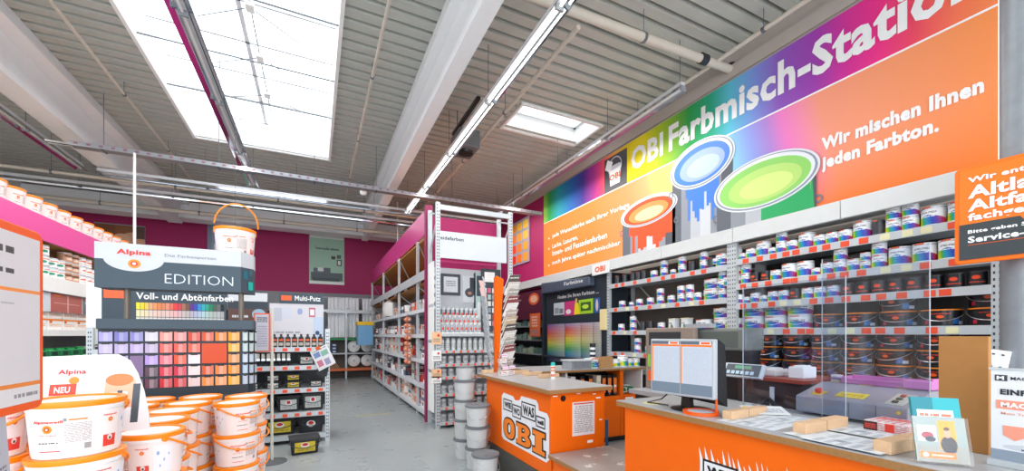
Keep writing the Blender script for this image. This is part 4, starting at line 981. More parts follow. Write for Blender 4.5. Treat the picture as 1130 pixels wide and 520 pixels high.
bs = T('paint_brush', 'x', 'brush'); MB().box(-.02, .02, -.008, .008, .1, .17).build('bristles', [M('bristle_pale', 'e4e0d8', .8)], bs, bevel=.004); MB().box(-.022, .022, -.01, .01, .07, .1).build('ferrule', [tinmetal], bs); MB().tube([(0, 0, .07), (0, 0, 0)], .009, 8).build('handle', [black], bs)
bs = Proto(bs)
for i in range(11): bs((-.95+i*.062, EY+.08, 1.101), .2, f'small pale brush, {ORD[i]} from the middle post on the orange railed tier', 'brushes on the plaster rack')
# leaflet holder clipped to post
t = T('hanging_leaflet', 'tilted white leaflet with coloured pictures clipped to the rack post', 'leaflet', (.2, 6.3, 1.2))
fr = Fr((.06, 6.35, 1.02), (.75, -.35, .42), (-.40, .2, .90)); MB(fr).box(0, .26, -.006, 0, 0, .3, 0, 1).build('sheet', [white, label_mat('leaflet_print', 'e4e4e6', [(.1, .45, .6, .85, '7890c0'), (.5, .9, .55, .8, '88b8a8'), (.1, .4, .15, .45, 'c87890'), (.5, .8, .1, .4, '9c98b8'), (.1, .9, .88, .95, '70747c', 't', 1)])], t)
MB(fr).box(.1, .16, 0, .01, .28, .32).build('clip', [orange_fr], t)
fr = Fr((.02, 6.37, .98), (.75, -.35, -.2), (.15, .1, .9)); MB(fr).box(0, .15, -.02, -.01, 0, .2).build('back_sheet', [dark], t)
# price sign on thin pole
t = T('pole_sign', 'narrow orange framed price sign on a thin free-standing pole', 'sign', (-.46, 5.67, 0))
MB().tube([(-.46, 5.67, .02), (-.46, 5.67, 1.85)], .016, 10).build('pole', [M('pole_cream', 'e0dcd0', .4)], t, smooth=True)
MB().lathe([(0, 0), (.16, 0), (.16, .012), (.03, .03), (0, .03)], 24, -.46, 5.67).build('base', [steel_d], t, smooth=True)
k = MB(FY(0, 5.64)); fo = [(-.64, 1.33), (-.475, 1.33), (-.475, 1.79), (-.64, 1.79)]; k.prism(fo, 0, .02); k.build('frame', [orange_fr], t, bevel=.006)
MB(FY(0, 5.62)).box(-.625, -.49, 0, .003, 1.345, 1.775, 0, 1).build('sheet', [white, label_mat('price_list_sheet', 'c8c4d0', [(.1, .9, .78, .93, '303038', 't', 3), (.1, .9, .1, .7, 'a8a4b4', 't', 9)])], t)
# ================================================================== SWATCH STAND "EDITION"
SY = 4.6
t = T('swatch_stand', 'slate colour swatch stand with EDITION header and magenta wall behind', 'display stand', (-1.1, SY, 0))
MB().box(-1.64, -.60, SY, SY+.4, 0, .98).build('plinth', [navy], t)
MB().box(-1.64, -.60, SY-.0, SY+.12, .98, 1.58).build('swatch_field', [M('swatch_field_dark', '28323c', .5)], t)
MB().box(-1.64, -.52, SY-.04, SY+.14, 1.58, 1.67).build('top_bar', [navy], t, bevel=.008)
for x in (-1.46, -.63): MB().tube([(x, SY+.03, 1.66), (x, SY+.03, 1.95)], .022, 10).build('post', [M('post_brown', '6c6258', .4)], t)
hd = MB(); pg = [(-1.64, SY-.06), (-.62, SY-.06), (-.535, SY+.07), (-.535, SY+.2), (-1.64, SY+.2)]
n_ = len(pg)
for i in range(n_):
    p, q = pg[i], pg[(i+1) % n_]; hd.face([(*p, 1.93), (*q, 1.93), (*q, 2.17), (*p, 2.17)], 0); hd.face([(*p, 2.17), (*q, 2.17), (*q, 2.31), (*p, 2.31)], 1)
hd.face([(*p, 2.31) for p in pg], 1); hd.face([(*p, 1.93) for p in reversed(pg)], 0)
h = hd.build('header', [navy, M('header_silver', 'c8ccd2', .5)], t)
F_ = FY(0, SY-.06)
k = MB(F_); k.flat([[(-1.385+.20*cos(a), 2.18+.105*sin(a)) for a in [pi+pi*i/20 for i in range(21)]]], .002); k.build('emblem_field', [M('header_silver', 'c8ccd2', .5)], h)
MB(F_).text('Alpina', -1.50, 2.205, .225, .055, .004, 0, .035).build('emblem_letters', [red], h)
k = MB(F_); k.flat([ell(-1.385, 2.14, .042, .038)], .004, 0); k.build('emblem_ring', [orange_pl], h); k = MB(F_); k.flat([ell(-1.385, 2.14, .024, .021)], .006, 0); k.build('emblem_core', [red], h); k = MB(F_); k.flat([ell(-1.385, 2.14, .012, .011)], .008, 0); k.build('emblem_centre', [txtw], h)
MB(F_).text('Die Farbexperten', -1.18, 2.21, .37, .033, .004, 0, -.005).build('tagline_letters', [txtg], h)
MB(F_).text('EDITION', -1.18, 1.985, .50, .085, .004, 0, -.012).build('title_letters', [M('title_silver', 'd4dce4', .4)], h)
tl = MB(); 
def onside(a, c, w_, h_, nm_, m_):
    d = Vector((.12, .16, 0)).normalized(); f2 = Fr((-.62, SY-.06, 0), d); MB(f2).box(a, a+w_, 0, .003, c, c+h_).build(nm_, [m_], h)
onside(.03, 2.06, .05, .08, 'teal_patch', M('teal_deep', '106878', .4)); onside(.085, 1.96, .05, .08, 'teal_patch', M('teal_light', '10a8a0', .4)); onside(.09, 2.10, .045, .05, 'teal_patch', M('teal_grey', '3c5864', .4))
o = MB().tube([(-2.78, 9.12, 2.2), (-2.78, 9.12, 4.66)], .02, 8).build('hanging_rod', [white], loc=(-2.93, 9.4, 3)); tag(o, 'white suspension rod dropping from the roof behind the swatch stand', 'rod')
rows = [['a8a0e0', '7a78c0', '8884c4', 'd0ccd8', 'f0988c', 'f08c88', 'd04428', 'd8501c', 'f07c10', 'f89c10'],
        ['c0b4dc', 'b8a8d0', 'b8a4d4', 'b8a8c8', 'f06458', 'f05848', 'f05c40', None, None, 'f8a828'],
        ['b8a8d0', 'a898c8', None, 'b498dc', 'f07080', 'f0502c', 'f0d8dc', None, None, 'd89048'],
        ['9888b8', '8878a8', None, '5c3c50', 'd83048', 'd02848', 'ecd4d4', 'd85418', 'f08038', 'f89010'],
        ['8070a0', '705890', '644c78', '683048', 'd0202c', 'd83038', 'e8c8c4', 'f08c38', 'f8a060', 'f8b030']]
cp, rp = .1005, .103
def sample(a0, w_, z0, h_, c, fr_, par):
    k = MB(fr_); b = lin(c); th = w_/3
    for i, q in enumerate((0, .25, .10)):
        cl = tuple(v*(1-q)+.85*q for v in b)
        k.face([(a0+i*th, .012, z0), (a0+(i+1)*th, .012, z0), (a0+(i+1)*th, .012, z0+h_), (a0+i*th, .012, z0+h_)], 0, None, cl)
    k.face([(a0, 0, z0+h_), (a0, .012, z0+h_), (a0+w_, .012, z0+h_), (a0+w_, 0, z0+h_)], 0, None, b)
    s_ = k.build('colour_sample', [V], par, merge=False)
    MB(fr_).box(a0+w_*.22, a0+w_*.78, .0, .018, z0+h_-.004, z0+h_+.010).build('clip', [black], s_)
for r_, rw in enumerate(rows):
    for c_, cl in enumerate(rw):
        if cl: sample(-1.63+c_*cp, .088, 1.56-(r_+1)*rp+.02, .082, cl, FY(0, SY), t)
k = MB(FY(0, SY)).box(-1.63+7*cp, -1.63+9*cp-.012, 0, .015, 1.56-3*rp+.02, 1.56-rp-.003); k.build('large_sample', [M('sample_rust', 'd04818', .5)], t)
k = MB(FY(0, SY)).box(-1.63+2*cp, -1.63+3*cp-.012, 0, .015, 1.56-4*rp+.02, 1.56-2*rp-.003); k.build('large_sample', [M('sample_mauve', '806890', .5)], t)
for i in range(3):
    a0 = -pi/2+i*.5; a1 = a0+.5; R = .10; cx, cy = -.62, SY+.10
    p = Vector((cx+R*cos(a0), cy+R*sin(a0), 0)); q = Vector((cx+R*cos(a1), cy+R*sin(a1), 0))
    MB(Fr(p, q-p)).box(0, (q-p).length, -.02, 0, .98, 1.6).build('rounded_side', [M('swatch_field_dark', '28323c', .5)], t)
    for r_ in range(5): sample(.004, (q-p).length-.008, 1.56-(r_+1)*rp+.02, .082, ['b8c8c4', 'b0c4c4', 'b8c8d8', 'a8bcd0', 'b0bccc'][r_], Fr(p, q-p), t)
# ================================================================== WHITE PAILS
PH = .232
def alpina():
    tt = T('paint_pail', 'x', 'paint pail')
    sx, sy, R = 1.0, .92, .150
    MB().lathe([(0, 0), (R*.88, 0), (R*.975, .185), (R*1.0, .19), (R*1.0, .203), (R*.94, .21)], 36, sx=sx, sy=sy).build('body', [M('pail_white', 'f2efee', .35, var=.01)], tt, smooth=True)
    ld = MB().lathe([(R*1.0, .203), (R*1.03, .205), (R*1.03, .212), (R*.99, .216)], 36, sx=sx, sy=sy).build('lid_rim', [M('pail_white', 'f2efee', .35, var=.01)], tt, smooth=True)
    MB().lathe([(R*1.03, .206), (R*1.055, .216), (R*1.05, .229), (R*1.0, .232), (R*.90, .231), (R*.88, .224)], 36, sx=sx, sy=sy).build('orange_band', [orange_pl], ld, smooth=True)
    MB().lathe([(R*.94, .2235), (0, .2235)], 36, sx=sx, sy=sy).build('lid', [M('pail_white', 'f2efee', .35, var=.01)], tt, smooth=True)
    pk = MB(); N_ = 48
    def rr_(z): return R*(.88+.095*z/.185)+.0012
    def pt(th, z, e=0): r = rr_(z)+e; return (sx*r*sin(th), -sy*r*cos(th), z)
    def patch(mb, t0, t1, z0, z1, m=0, e=0.0, n=None):
        n = n or max(1, int(abs(t1-t0)/.12))
        for i in range(n):
            a, b = t0+(t1-t0)*i/n, t0+(t1-t0)*(i+1)/n
            mb.face([pt(a, z0, e), pt(b, z0, e), pt(b, z1, e), pt(a, z1, e)], m, [(i/n, 0), ((i+1)/n, 0), ((i+1)/n, 1), (i/n, 1)])
    def wtext(mb, s_, th0, z0, w_, h_, m, bold=.03, e=.0012):
        vs, fs = tmesh(s_, bold); x0 = min(v[0] for v in vs); x1 = max(v[0] for v in vs); y0 = min(v[1] for v in vs); y1 = max(v[1] for v in vs)
        for f in fs: mb.face([pt(th0+(vs[i][0]-x0)/(x1-x0)*w_/R, z0+(vs[i][1]-y0)/(y1-y0)*h_, e) for i in f], m)
    base = MB(); patch(base, -pi, pi, .012, .182, 0, 0, 48)
    lb = base.build('label', [M('label_blush', 'f3e6e2', .4, var=.02)], tt, smooth=True)
    for q in (0, 1):
        o_ = q*pi
        k = MB(); wtext(k, 'Alpinaweiß', o_-.80, .142, .105, .016, 0); wtext(k, 'Das Original', o_-.66, .093, .062, .008, 0, .01); patch(k, o_-.70, o_-.18, .030, .034, 0, .001)
        wtext(k, 'Alpinaweiß', o_+.72, .155, .058, .010, 0); k.build('red_letters', [red], lb)
        k = MB(); 
        for rad, m, e in ((.017, 0, .0016), (.009, 1, .002), (.004, 2, .0024)):
            k.face([pt(o_-.45+rad*cos(a)/R, .122+rad*sin(a), e) for a in [2*pi*i/18 for i in range(18)]], m)
            k.face([pt(o_+.92+rad*.6*cos(a)/R, .14+rad*.6*sin(a), e) for a in [2*pi*i/18 for i in range(18)]], m)
        k.build('ring_emblem', [orange_pl, red, txtw], lb)
        k = MB(); patch(k, o_-.10, o_+.5, .03, .165, 0, .001); k.build('print_block', [label_mat('small_print', 'efe0dc', [(.0, .12, .9, 1, '8c8c8c'), (.18, .8, .92, .97, 'f08020'), (.02, .95, .25, .85, '9c9494', 't', 14), (.7, .95, .02, .2, '98908e')])], lb)
        k = MB(); patch(k, o_-.72, o_-.22, .062, .07, 0, .001); k.build('black_bar', [label_mat('bar_print', 'efe0dc', [(0, 1, 0, 1, '303030', 't', 1)])], lb)
        k = MB(); patch(k, o_+.75, o_+1.12, .025, .075, 0, .001); k.build('red_picture', [label_mat('glove_print', 'e04030', [(.3, .7, .5, 1, 'f0dcd8', 'o'), (.42, .6, .55, .8, '404040', 'o')])], lb)
        k = MB(); patch(k, o_+1.25, o_+1.85, .03, .17, 0, .001); k.build('blue_splash', [label_mat('blue_splash', 'eceaf0', [(.15, .3, .65, .8, '8ca0cc', 'o'), (.5, .6, .4, .52, '98acd8', 'o'), (.3, .38, .2, .3, '8ca0cc', 'o'), (.75, .85, .6, .7, 'a8b4d4', 'o')])], lb)
    hm = MB(); hm.tube([(sx*R*1.06*cos(a), sy*R*1.08*sin(a)+.004, .205-.085*sin(a)) for a in [pi*i/18 for i in range(19)]], .006, 8); hm.build('handle', [orange_pl], tt, smooth=True)
    for s_ in (-1, 1): MB().lathe([(0, 0), (.014, 0), (.014, .008), (0, .008)], 10).build('ear', [orange_pl], tt)
    for e_, s_ in zip([c for c in COL.objects if c.parent == tt and c.name.startswith('ear')], (-1, 1)):
        e_.rotation_euler = (0, s_*pi/2, 0); e_.location = (s_*R*1.0, 0, .2)
    return Proto(tt)
ap = alpina()
tt = T('pallet', 'timber pallet under the stacked white paint pails', 'pallet', (-1.2, 3.2, 0))
for i in range(9): MB().box(-2.05, -.36, 2.2+i*.245, 2.38+i*.245, .08, .10).build('deck_board', [wood], tt)
for x in (-2.0, -1.25, -.46): MB().box(x-.05, x+.08, 2.2, 4.34, 0, .08).build('bearer', [wood], tt)
cols = [(-.92, 2.40, 5, 'the tall front stack by the price frame', .17-pi), (-1.25, 2.46, 5, 'the tall stack hidden behind the price frame', .3),
        (-.78, 2.78, 4, 'the stack directly behind the tall front stack', 2.2), (-.84, 3.14, 4, 'the second aisle-side stack before the swatch stand', 1.9), (-.86, 3.47, 4, 'the third aisle-side stack before the swatch stand', 2.1),
        (-.85, 3.81, 4, 'the stack beside the projecting corner stack', 2.0), (-.53, 3.70, 4, 'the projecting corner stack', .9), (-.51, 4.04, 4, 'the stack behind the projecting corner stack', .9),
        (-1.12, 2.82, 4, 'the inner stack carrying the NEU board', .2), (-1.17, 3.14, 4, 'the inner second row stack', 1.1), (-1.18, 3.47, 4, 'the inner third row stack', .4), (-1.17, 3.81, 4, 'the inner fourth row stack', 1.5), (-.84, 4.14, 4, 'the middle stack touching the swatch stand', 1.5),
        (-1.16, 4.14, 4, 'the inner stack touching the swatch stand', 2.5), (-1.50, 2.82, 4, 'the outer first row stack', .2), (-1.50, 3.14, 4, 'the outer second row stack', .7), (-1.50, 3.47, 4, 'the outer third row stack', 1.2), (-1.49, 3.81, 4, 'the outer fourth row stack', .2), (-1.48, 4.14, 4, 'the outer stack touching the swatch stand', .6)]
lay = {5: ['bottom', 'second lowest', 'middle', 'second highest', 'topmost'], 4: ['bottom', 'second lowest', 'second highest', 'topmost']}
for x, y, n, nm_, rz in cols:
    for j in range(n): ap((x, y, .101+j*PH), rz+pi+(.0 if j == n-1 else random.uniform(-.25, .25)), f'{lay[n][j]} white pail with orange lid in {nm_}', 'white pails on the pallet')
# NEU board
t = T('topper_board', 'white NEU topper board with pail picture standing on pails', 'sign', (-1.0, 2.75, 1.033))
fr = Fr((-1.25, 2.66, 1.05), (1, 0.05, 0), (0, .25, 1))
k = MB(fr); pg = [(.10, -.0), (.49, -.0), (.482, .08), (.455, .2), (.425, .29), (.39, .36), (.34, .395), (.02, .385), (.0, .34), (.02, .2)]; k.prism(pg, -.012, 0, 0, 1)
k.build('panel', [white, label_mat('topper_print', 'ecebee', [(.22, .41, .49, .63, 'e84830'), (.22, .55, .4, .44, 'f08830'), (.62, .86, .30, .66, 'f0b898'), (.62, .84, .58, .74, 'f08048', 'o'), (.66, .8, .1, .5, 'e4e6ea'), (.72, .76, .1, .52, '48505a'), (.84, .9, .1, .6, '48505a')])], t)
MB(fr).text('Alpina', .13, .29, .10, .03, .002, 0, .03).build('letters', [red], t)
k = MB(fr); k.flat([ell(.19, .265, .018, .018)], .003, 0); k.build('ring_emblem', [orange_pl], t)
MB(fr).text('NEU', .125, .205, .055, .03, .003, 0, .03).build('letters', [txtw], t)
k = MB(Fr((-1.25, 2.66, 1.05), (1, .05, 0), (0, .25, 1))); k.prism([(.0, .34), (.10, 0), (.02, 0), (-.03, .0)], -.06, -.014); k.build('pink_side', [M('blush_side', 'e8a8a0', .5)], t)
# framed price sign at the picture edge
t = T('framed_sign', 'large orange framed price sheet standing before the white pails', 'sign', (-.7, 1.4, 1.3))
def rrect(a0, a1, c0, c1, r, n=6):
    out = []
    for cx, cz, s in ((a1-r, c0+r, -pi/2), (a1-r, c1-r, 0), (a0+r, c1-r, pi/2), (a0+r, c0+r, pi)):
        out += [(cx+r*cos(s+i*pi/2/n), cz+r*sin(s+i*pi/2/n)) for i in range(n+1)]
    return out
fr = FL(-.7)
MB(fr).prism(rrect(1.05, 1.64, 1.325, 1.82, .03), -.014, 0).build('frame', [orange_fr], t, bevel=.004)
MB(fr).box(1.07, 1.617, 0, .002, 1.348, 1.795, 0, 1).build('sheet', [white, label_mat('offer_sheet', 'd6d4d8', [(0, 1, .10, .125, 'e88838'), (0, 1, .66, .68, 'f09040'), (0, 1, 0, .10, 'dcdcde'), (.8, .98, .03, .07, '8c8c90', 't', 1), (.35, .8, .75, .8, '48484c', 't', 1), (.35, .8, .86, .93, '48484c', 't', 1), (.3, .8, .58, .60, 'b4b4bc', 't', 1)])], t)
MB().tube([(-.72, 1.3, 0.01), (-.72, 1.3, 1.35)], .012, 8).build('pole', [steel], t)
MB().lathe([(0, 0), (.15, 0), (.15, .012), (0, .02)], 20, -.72, 1.3).build('base', [steel_d], t)
t = T('price_sheet', 'grey-blue price sheet clipped below the orange framed sign', 'sign', (-.68, 1.45, 1.2))
fr = Fr((-.69, 1.36, 1.12), (-.1, 1, 0.10), (0, -.12, 1)); MB(fr).box(0, .155, -.003, 0, 0, .205, 0, 1).build('sheet', [lgrey, label_mat('blue_grey_sheet', 'b8bcc8', [(.1, .75, .45, .85, '30406c', 't', 2), (.1, .9, .1, .35, '6c7078', 't', 4)])], t)
MB(fr).box(.02, .04, 0, .004, .19, .24).build('clip', [steel], t)
# hanging bucket
hb = ap((-.76, 5.2, 2.345), .3, 'white display bucket with raised handle hanging above the swatch stand', None, (1.22, 1.22, 1.35))
hb['category'] = 'display bucket'; hb['group'] = ''
for c in list(COL.objects):
    if c.parent == hb and c.name.startswith('handle'):
        c.rotation_euler = (pi*.80, 0, 0); c.location = (0, .06, .41)
w = MB().tube([(0, 0, .24), (0, 0, 2.42)], .0015, 5).build('wire', [steel_d]); w.parent = hb
# ================================================================== FAR GONDOLA WITH PINK FASCIA (front X = -3)
LX = -3.0
t = T('pail_gondola', 'tall gondola with pink fascia carrying a row of white pails', 'shelving', (LX, 9, 0))
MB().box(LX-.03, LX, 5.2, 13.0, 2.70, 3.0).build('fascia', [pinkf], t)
MB().box(LX-.9, LX-.03, 5.2, 13.0, 2.96, 2.99).build('top_board', [ply], t)
MB().box(LX-.9, LX-.03, 5.2, 13.0, 2.70, 2.73).build('timber_board', [ply], t)
MB().box(LX-.6, LX-.56, 5.2, 13.0, 0, 2.70).build('back_panel', [M('gondola_back_grey', '9a9a9e', .6)], t)
for y in (5.3, 6.85, 9.2, 11.2, 12.95): MB().box(LX-.05, LX, y-.035, y+.035, 0, 2.70).build('upright', [white], t)
for z0, z in ((2.08, 2.27), (1.52, 1.60), (1.1, 1.16), (.6, .66), (.1, .16)):
    MB().box(LX-.02, LX+.01, 5.2, 13.0, z0, z).box(LX-.56, LX-.02, 5.2, 13.0, z-.03, z-.001).build('shelf_board', [white], t)
MB().tube([(LX-.04, 9.2, 2.05), (LX-.04, 8.6, 1.65)], .012, 6).tube([(LX-.04, 8.6, 2.05), (LX-.04, 9.2, 1.65)], .012, 6).build('brace', [white], t)
for i in range(22): ap((LX-.17, 5.75+i*.325, 2.991), pi/2, f'white pail with orange lid, {ORD[i]} along the pink fascia', 'white pails above the pink fascia')
for i, (y0, y1, c_) in enumerate([(6.98, 7.2, 'd8dce4'), (7.22, 8.0, 'b86860'), (8.02, 8.6, '70747c'), (8.62, 9.1, '383c44')]):
    o = MB(FL(LX-.02)).box(y0, y1, -.012, 0, 1.83, 2.07, 0, 1).build('shelf_poster', [white, label_mat('shelf_poster_%d' % i, c_, [(.1, .9, .48, .52, 'd8a8a0') if i == 1 else (.1, .5, .6, .8, 'c8ccd4', 't', 2), (.5, .55, 0, 1, 'd8a8a0') if i == 1 else (.2, .4, .2, .35, 'b8bcc8', 'o'), (.1, .3, .85, .95, 'e87830')])], bpy.data.objects['pail_gondola'])
for kd, (c1_, lbl) in {'T1': ('e8ecec', [(.3, .45, .3, .6, '2c9870', 'o'), (.5, .7, .2, .5, '3c70a0', 'o'), (.35, .65, .7, .8, 'e86030')]), 'T2': ('c89878', [(.3, .7, .6, .8, '5c3828'), (.35, .65, .2, .5, 'e8d0c0', 'o')]), 'T3': ('f4f2f0', [(.35, .65, .5, .7, 'e85c30', 'o'), (.3, .7, .2, .3, 'a09890', 't', 1)])}.items():
    defk(kd, canproto('paint_tin', .07, .13, label_mat('wall_tin_'+kd, c1_, lbl), lidw, 18, badge=False), {'T1': 'white tin with green-blue print', 'T2': 'tan tin with brown print', 'T3': 'white tin with orange spot'}[kd], .07, .13)
row('L', LX, 2.271, [(7.02, 'T1', 3), (7.22, 'T1', 3), (7.42, 'T1', 2), (7.58, 'T1', 2), (7.76, 'T2', 3), (7.95, 'T2', 3), (8.14, 'T3', 3), (8.32, 'T3', 3), (8.5, 'T3', 2), (8.7, 'T1', 2), (8.9, 'T1', 1), (9.1, 'T3', 2)], 'pink gondola upper shelf', 'white upright', pi/2)
wb = T('wall_paint_box', 'x', 'box'); MB().box(-.16, .16, -.12, .12, 0, .13).build('carton', [label_mat('ivory_carton', 'f0ece8', [(.1, .9, .3, .6, 'e8a878', 't', 2), (.1, .3, .65, .9, 'e86838')])], wb, bevel=.006); MB().box(-.162, .162, -.122, .122, .118, .135).build('orange_lid', [orange_pl], wb)
wbp = Proto(wb)
for i in range(6):
    for j in range(2): wbp((LX-.17, 7.05+i*.345, 1.601+j*.137), pi/2, f'{["lower", "upper"][j]} ivory carton with orange lid, {ORD[i]} past the white upright', 'ivory cartons on the pink gondola')
gp = T('green_pack', 'x', 'packet'); MB().box(-.11, .11, -.07, .07, 0, .17).build('pack', [label_mat('green_pack', '208850', [(.1, .9, .2, .5, 'e8f0e8'), (.2, .8, .6, .9, '103828')])], gp, bevel=.01); MB().box(-.09, .09, -.02, .02, .17, .20).build('header_card', [M('pack_green', '18a858', .4)], gp)
gpp = Proto(gp)
for i in range(5): gpp((LX-.1, 7.08+i*.26, 1.161), pi/2, f'green packet, {ORD[i]} past the white upright on the eye-level shelf', 'green packets on the pink gondola')
for i in range(7): goods(['f4f4f4', 'e8e6e4', '8c8e94'][i % 3], 'box')((LX-.12, 8.42+i*.3, 1.161), pi/2, f'{["white", "pale", "grey"][i%3]} carton, {ORD[i]} after the green packets', 'cartons after the green packets')
for z_, nn in ((.161, 'floor'), (.661, 'knee-high')):
    for i in range(9): goods(['f4f4f4', 'e8e6e4', 'd8b090'][i % 3], 'tub')((LX-.12, 7.1+i*.3, z_), pi/2, f'{["white", "pale", "beige"][i%3]} tub, {ORD[i]} past the white upright on the {nn} shelf', 'tubs on the pink gondola')
# ================================================================== SALES DESK: counter with the big logo (X 1.9-2.5, Y 3.1-4.6)
topm = M('worktop_grey', 'a8aaac', .3, scale=18, var=.12)
edge = M('worktop_chipboard_edge', '9c7040', .6, scale=60, var=.25)
scuff = label_mat('scuffed_white', 'e0a880', [])
t = T('service_counter', 'orange service counter with white outlined OBI emblem', 'counter', (2.2, 3.85, 0))
MB().box(1.90, 2.50, 3.12, 4.63, .25, 1.01).build('carcass', [orange], t, bevel=.003)
MB().box(1.93, 2.48, 3.2, 4.6, 0, .25).box(1.885, 1.93, 3.14, 4.62, 0, .25).build('plinth', [M('plinth_grey', '4c4c48', .6)], t)
MB().box(1.84, 2.54, 3.05, 4.80, 1.012, 1.046).build('worktop_core', [edge], t)
MB().box(1.84, 2.54, 3.05, 4.80, 1.046, 1.05).build('worktop_surface', [topm], t)
F = FX(1.90); lg = None
k = MB(F); k.flat([[(-4.17, .40), (-4.13, .37), (-3.19, .37), (-3.14, .41), (-3.14, .78), (-3.18, .82), (-3.33, .82), (-3.34, .88), (-3.38, .91), (-3.69, .91), (-3.73, .86), (-3.83, .845), (-3.88, .88), (-4.12, .89), (-4.17, .85)]], .003)
lg = k.build('emblem_backing', [M('emblem_white', 'e8eaee', .4)], t)
for a, b, c, d, s_ in [(-4.12, -3.90, .705, .83, 'WIE'), (-3.89, -3.69, .665, .80, 'WO'), (-3.68, -3.39, .70, .86, 'WAS'), (-3.38, -3.21, .665, .77, 'weiß')]:
    MB(F).flat([[(a, c), (b, c), (b, d), (a, d)], [(a+.012, c+.012), (b-.012, c+.012), (b-.012, d-.012), (a+.012, d-.012)]], .006).text(s_, a+.028, c+.03, b-a-.056, d-c-.06, .006, 0, .04).build('word_box', [black], lg)
def slab(mb, ch, a, c, w_, h_, b, m, g=0.0):
    """slab letters O B I with outward growth g"""
    x = lambda u: a+u*w_; z = lambda v: c+v*h_
    if ch == 'O':
        out = [(a+w_/2+(w_/2+g)*(abs(cos(q))**.8)*(1 if cos(q) > 0 else -1), c+h_/2+(h_/2+g)*(abs(sin(q))**.8)*(1 if sin(q) > 0 else -1)) for q in [2*pi*i/32 for i in range(32)]]
        inn = [(a+w_/2+(w_*.16-g)*cos(q), c+h_/2+(h_*.30-g)*sin(q)) for q in [2*pi*i/24 for i in range(24)]]
        mb.flat([out, inn], b, m)
    elif ch == 'I':
        p = [(0, 0), (1, 0), (1, .2), (.78, .2), (.78, .8), (1, .8), (1, 1), (0, 1), (0, .8), (.22, .8), (.22, .2), (0, .2)]
        s = [(-1, -1), (1, -1), (1, 1), (1, 1), (1, -1), (1, -1), (1, 1), (-1, 1), (-1, -1), (-1, -1), (-1, 1), (-1, 1)]
        mb.flat([[(x(u)+g*i, z(v)+g*j) for (u, v), (i, j) in zip(p, s)]], b, m)
    else:
        out = [(x(0)-g, z(0)-g), (x(.62), z(0)-g)]+[(x(.62)+(w_*.38+g)*cos(q), z(.27)+(h_*.27+g)*sin(q)) for q in [-pi/2+pi*i/10 for i in range(1, 10)]]
        out += [(x(.9), z(.53))]+[(x(.58)+(w_*.36+g)*cos(q), z(.76)+(h_*.24+g)*sin(q)) for q in [-pi/2+pi*i/10 for i in range(2, 10)]]+[(x(.58), z(1)+g), (x(0)-g, z(1)+g), (x(0)-g, z(.8)), (x(.1), z(.8)), (x(.1), z(.2)), (x(0)-g, z(.2))]
        h1 = [(x(.38)+g, z(.16)+g), (x(.58)-g, z(.18)+g), (x(.68)-g, z(.28)), (x(.58)-g, z(.40)-g), (x(.38)+g, z(.42)-g)]
        h2 = [(x(.38)+g, z(.60)+g), (x(.54)-g, z(.62)+g), (x(.62)-g, z(.72)), (x(.54)-g, z(.84)-g), (x(.38)+g, z(.84)-g)]
        mb.flat([out, h1, h2], b, m)
for ch, a, w_ in (('O', -4.11, .28), ('B', -3.79, .31), ('I', -3.44, .23)):
    k = MB(F); slab(k, ch, a, .415, w_, .21, .006, 0, .016); k.build('letter_outline', [black], lg)
    k = MB(F); slab(k, ch, a, .415, w_, .21, .009, 0, .0); k.build('letter_fill', [M('emblem_orange', 'f08018', .4)], lg)
E_ = FY(0, 3.12)
MB(E_).box(2.13, 2.38, 0, .004, .60, .91, 0, 1).build('notice_sheet', [white, label_mat('notice_print', 'e4dcdc', [(.05, .95, .93, .97, 'c85040'), (.08, .92, .08, .9, '9c9898', 't', 16)])], t)
k = MB(E_); k.flat([ell(2.03, .955, .028, .028, 20)], .003); k.build('cable_hole', [black], t)
for i, (a, c, w_, h_) in enumerate([(1.92, .975, .05, .01), (2.18, .985, .04, .008), (2.40, .93, .05, .012), (2.3, .52, .06, .025), (1.96, .29, .07, .012), (2.36, .97, .035, .008), (2.44, .72, .03, .01)]):
    MB(E_).box(a, a+w_, 0, .002, c, c+h_).build('tape_scrap', [white], t)
# back counter joining it, files in the niche
t = T('back_counter', 'orange back cabinet with file niche and grey worktop', 'cabinet', (3.5, 4.7, 0))
Yb = 4.60
MB().box(2.55, 4.40, Yb, 5.2, .08, .66).build('carcass', [orange], t)
MB().box(2.60, 4.38, Yb+.05, 5.15, 0, .08).build('plinth', [black], t)
for x in (2.56, 3.05, 4.38): MB().box(x-.012, x+.012, Yb, 5.2, .66, 1.03).build('side_panel', [white], t)
MB().box(3.96, 4.02, Yb-.01, 5.2, .08, 1.03).build('orange_divider', [orange], t)
MB().box(2.55, 4.40, 5.18, 5.2, .66, 1.03).build('niche_back', [M('niche_dark_board', '5c5450', .7)], t)  # dark board closing the back of the niche
MB().box(3.3, 3.955, 4.9, 5.17, .66, 1.0).build('niche_block', [black], t)
for a, b in [(2.57, 3.26), (3.27, 3.95), (4.03, 4.39)]:
    d = MB().box(a, b, Yb-.018, Yb, .10, .65).build('door', [orange], t, bevel=.003); MB().box(a+.03, a+.045, Yb-.03, Yb-.018, .5, .58).build('handle', [steel], d)
MB().box(2.55, 4.44, Yb-.06, 5.35, 1.03, 1.058).build('worktop_core', [edge], t); MB().box(2.55, 4.44, Yb-.06, 5.35, 1.058, 1.063).build('worktop_surface', [topm], t)
MB(FY(0, Yb-.018)).box(4.05, 4.2, 0, .002, .60, .63).build('tape_scrap', [white], t)
ff = {}
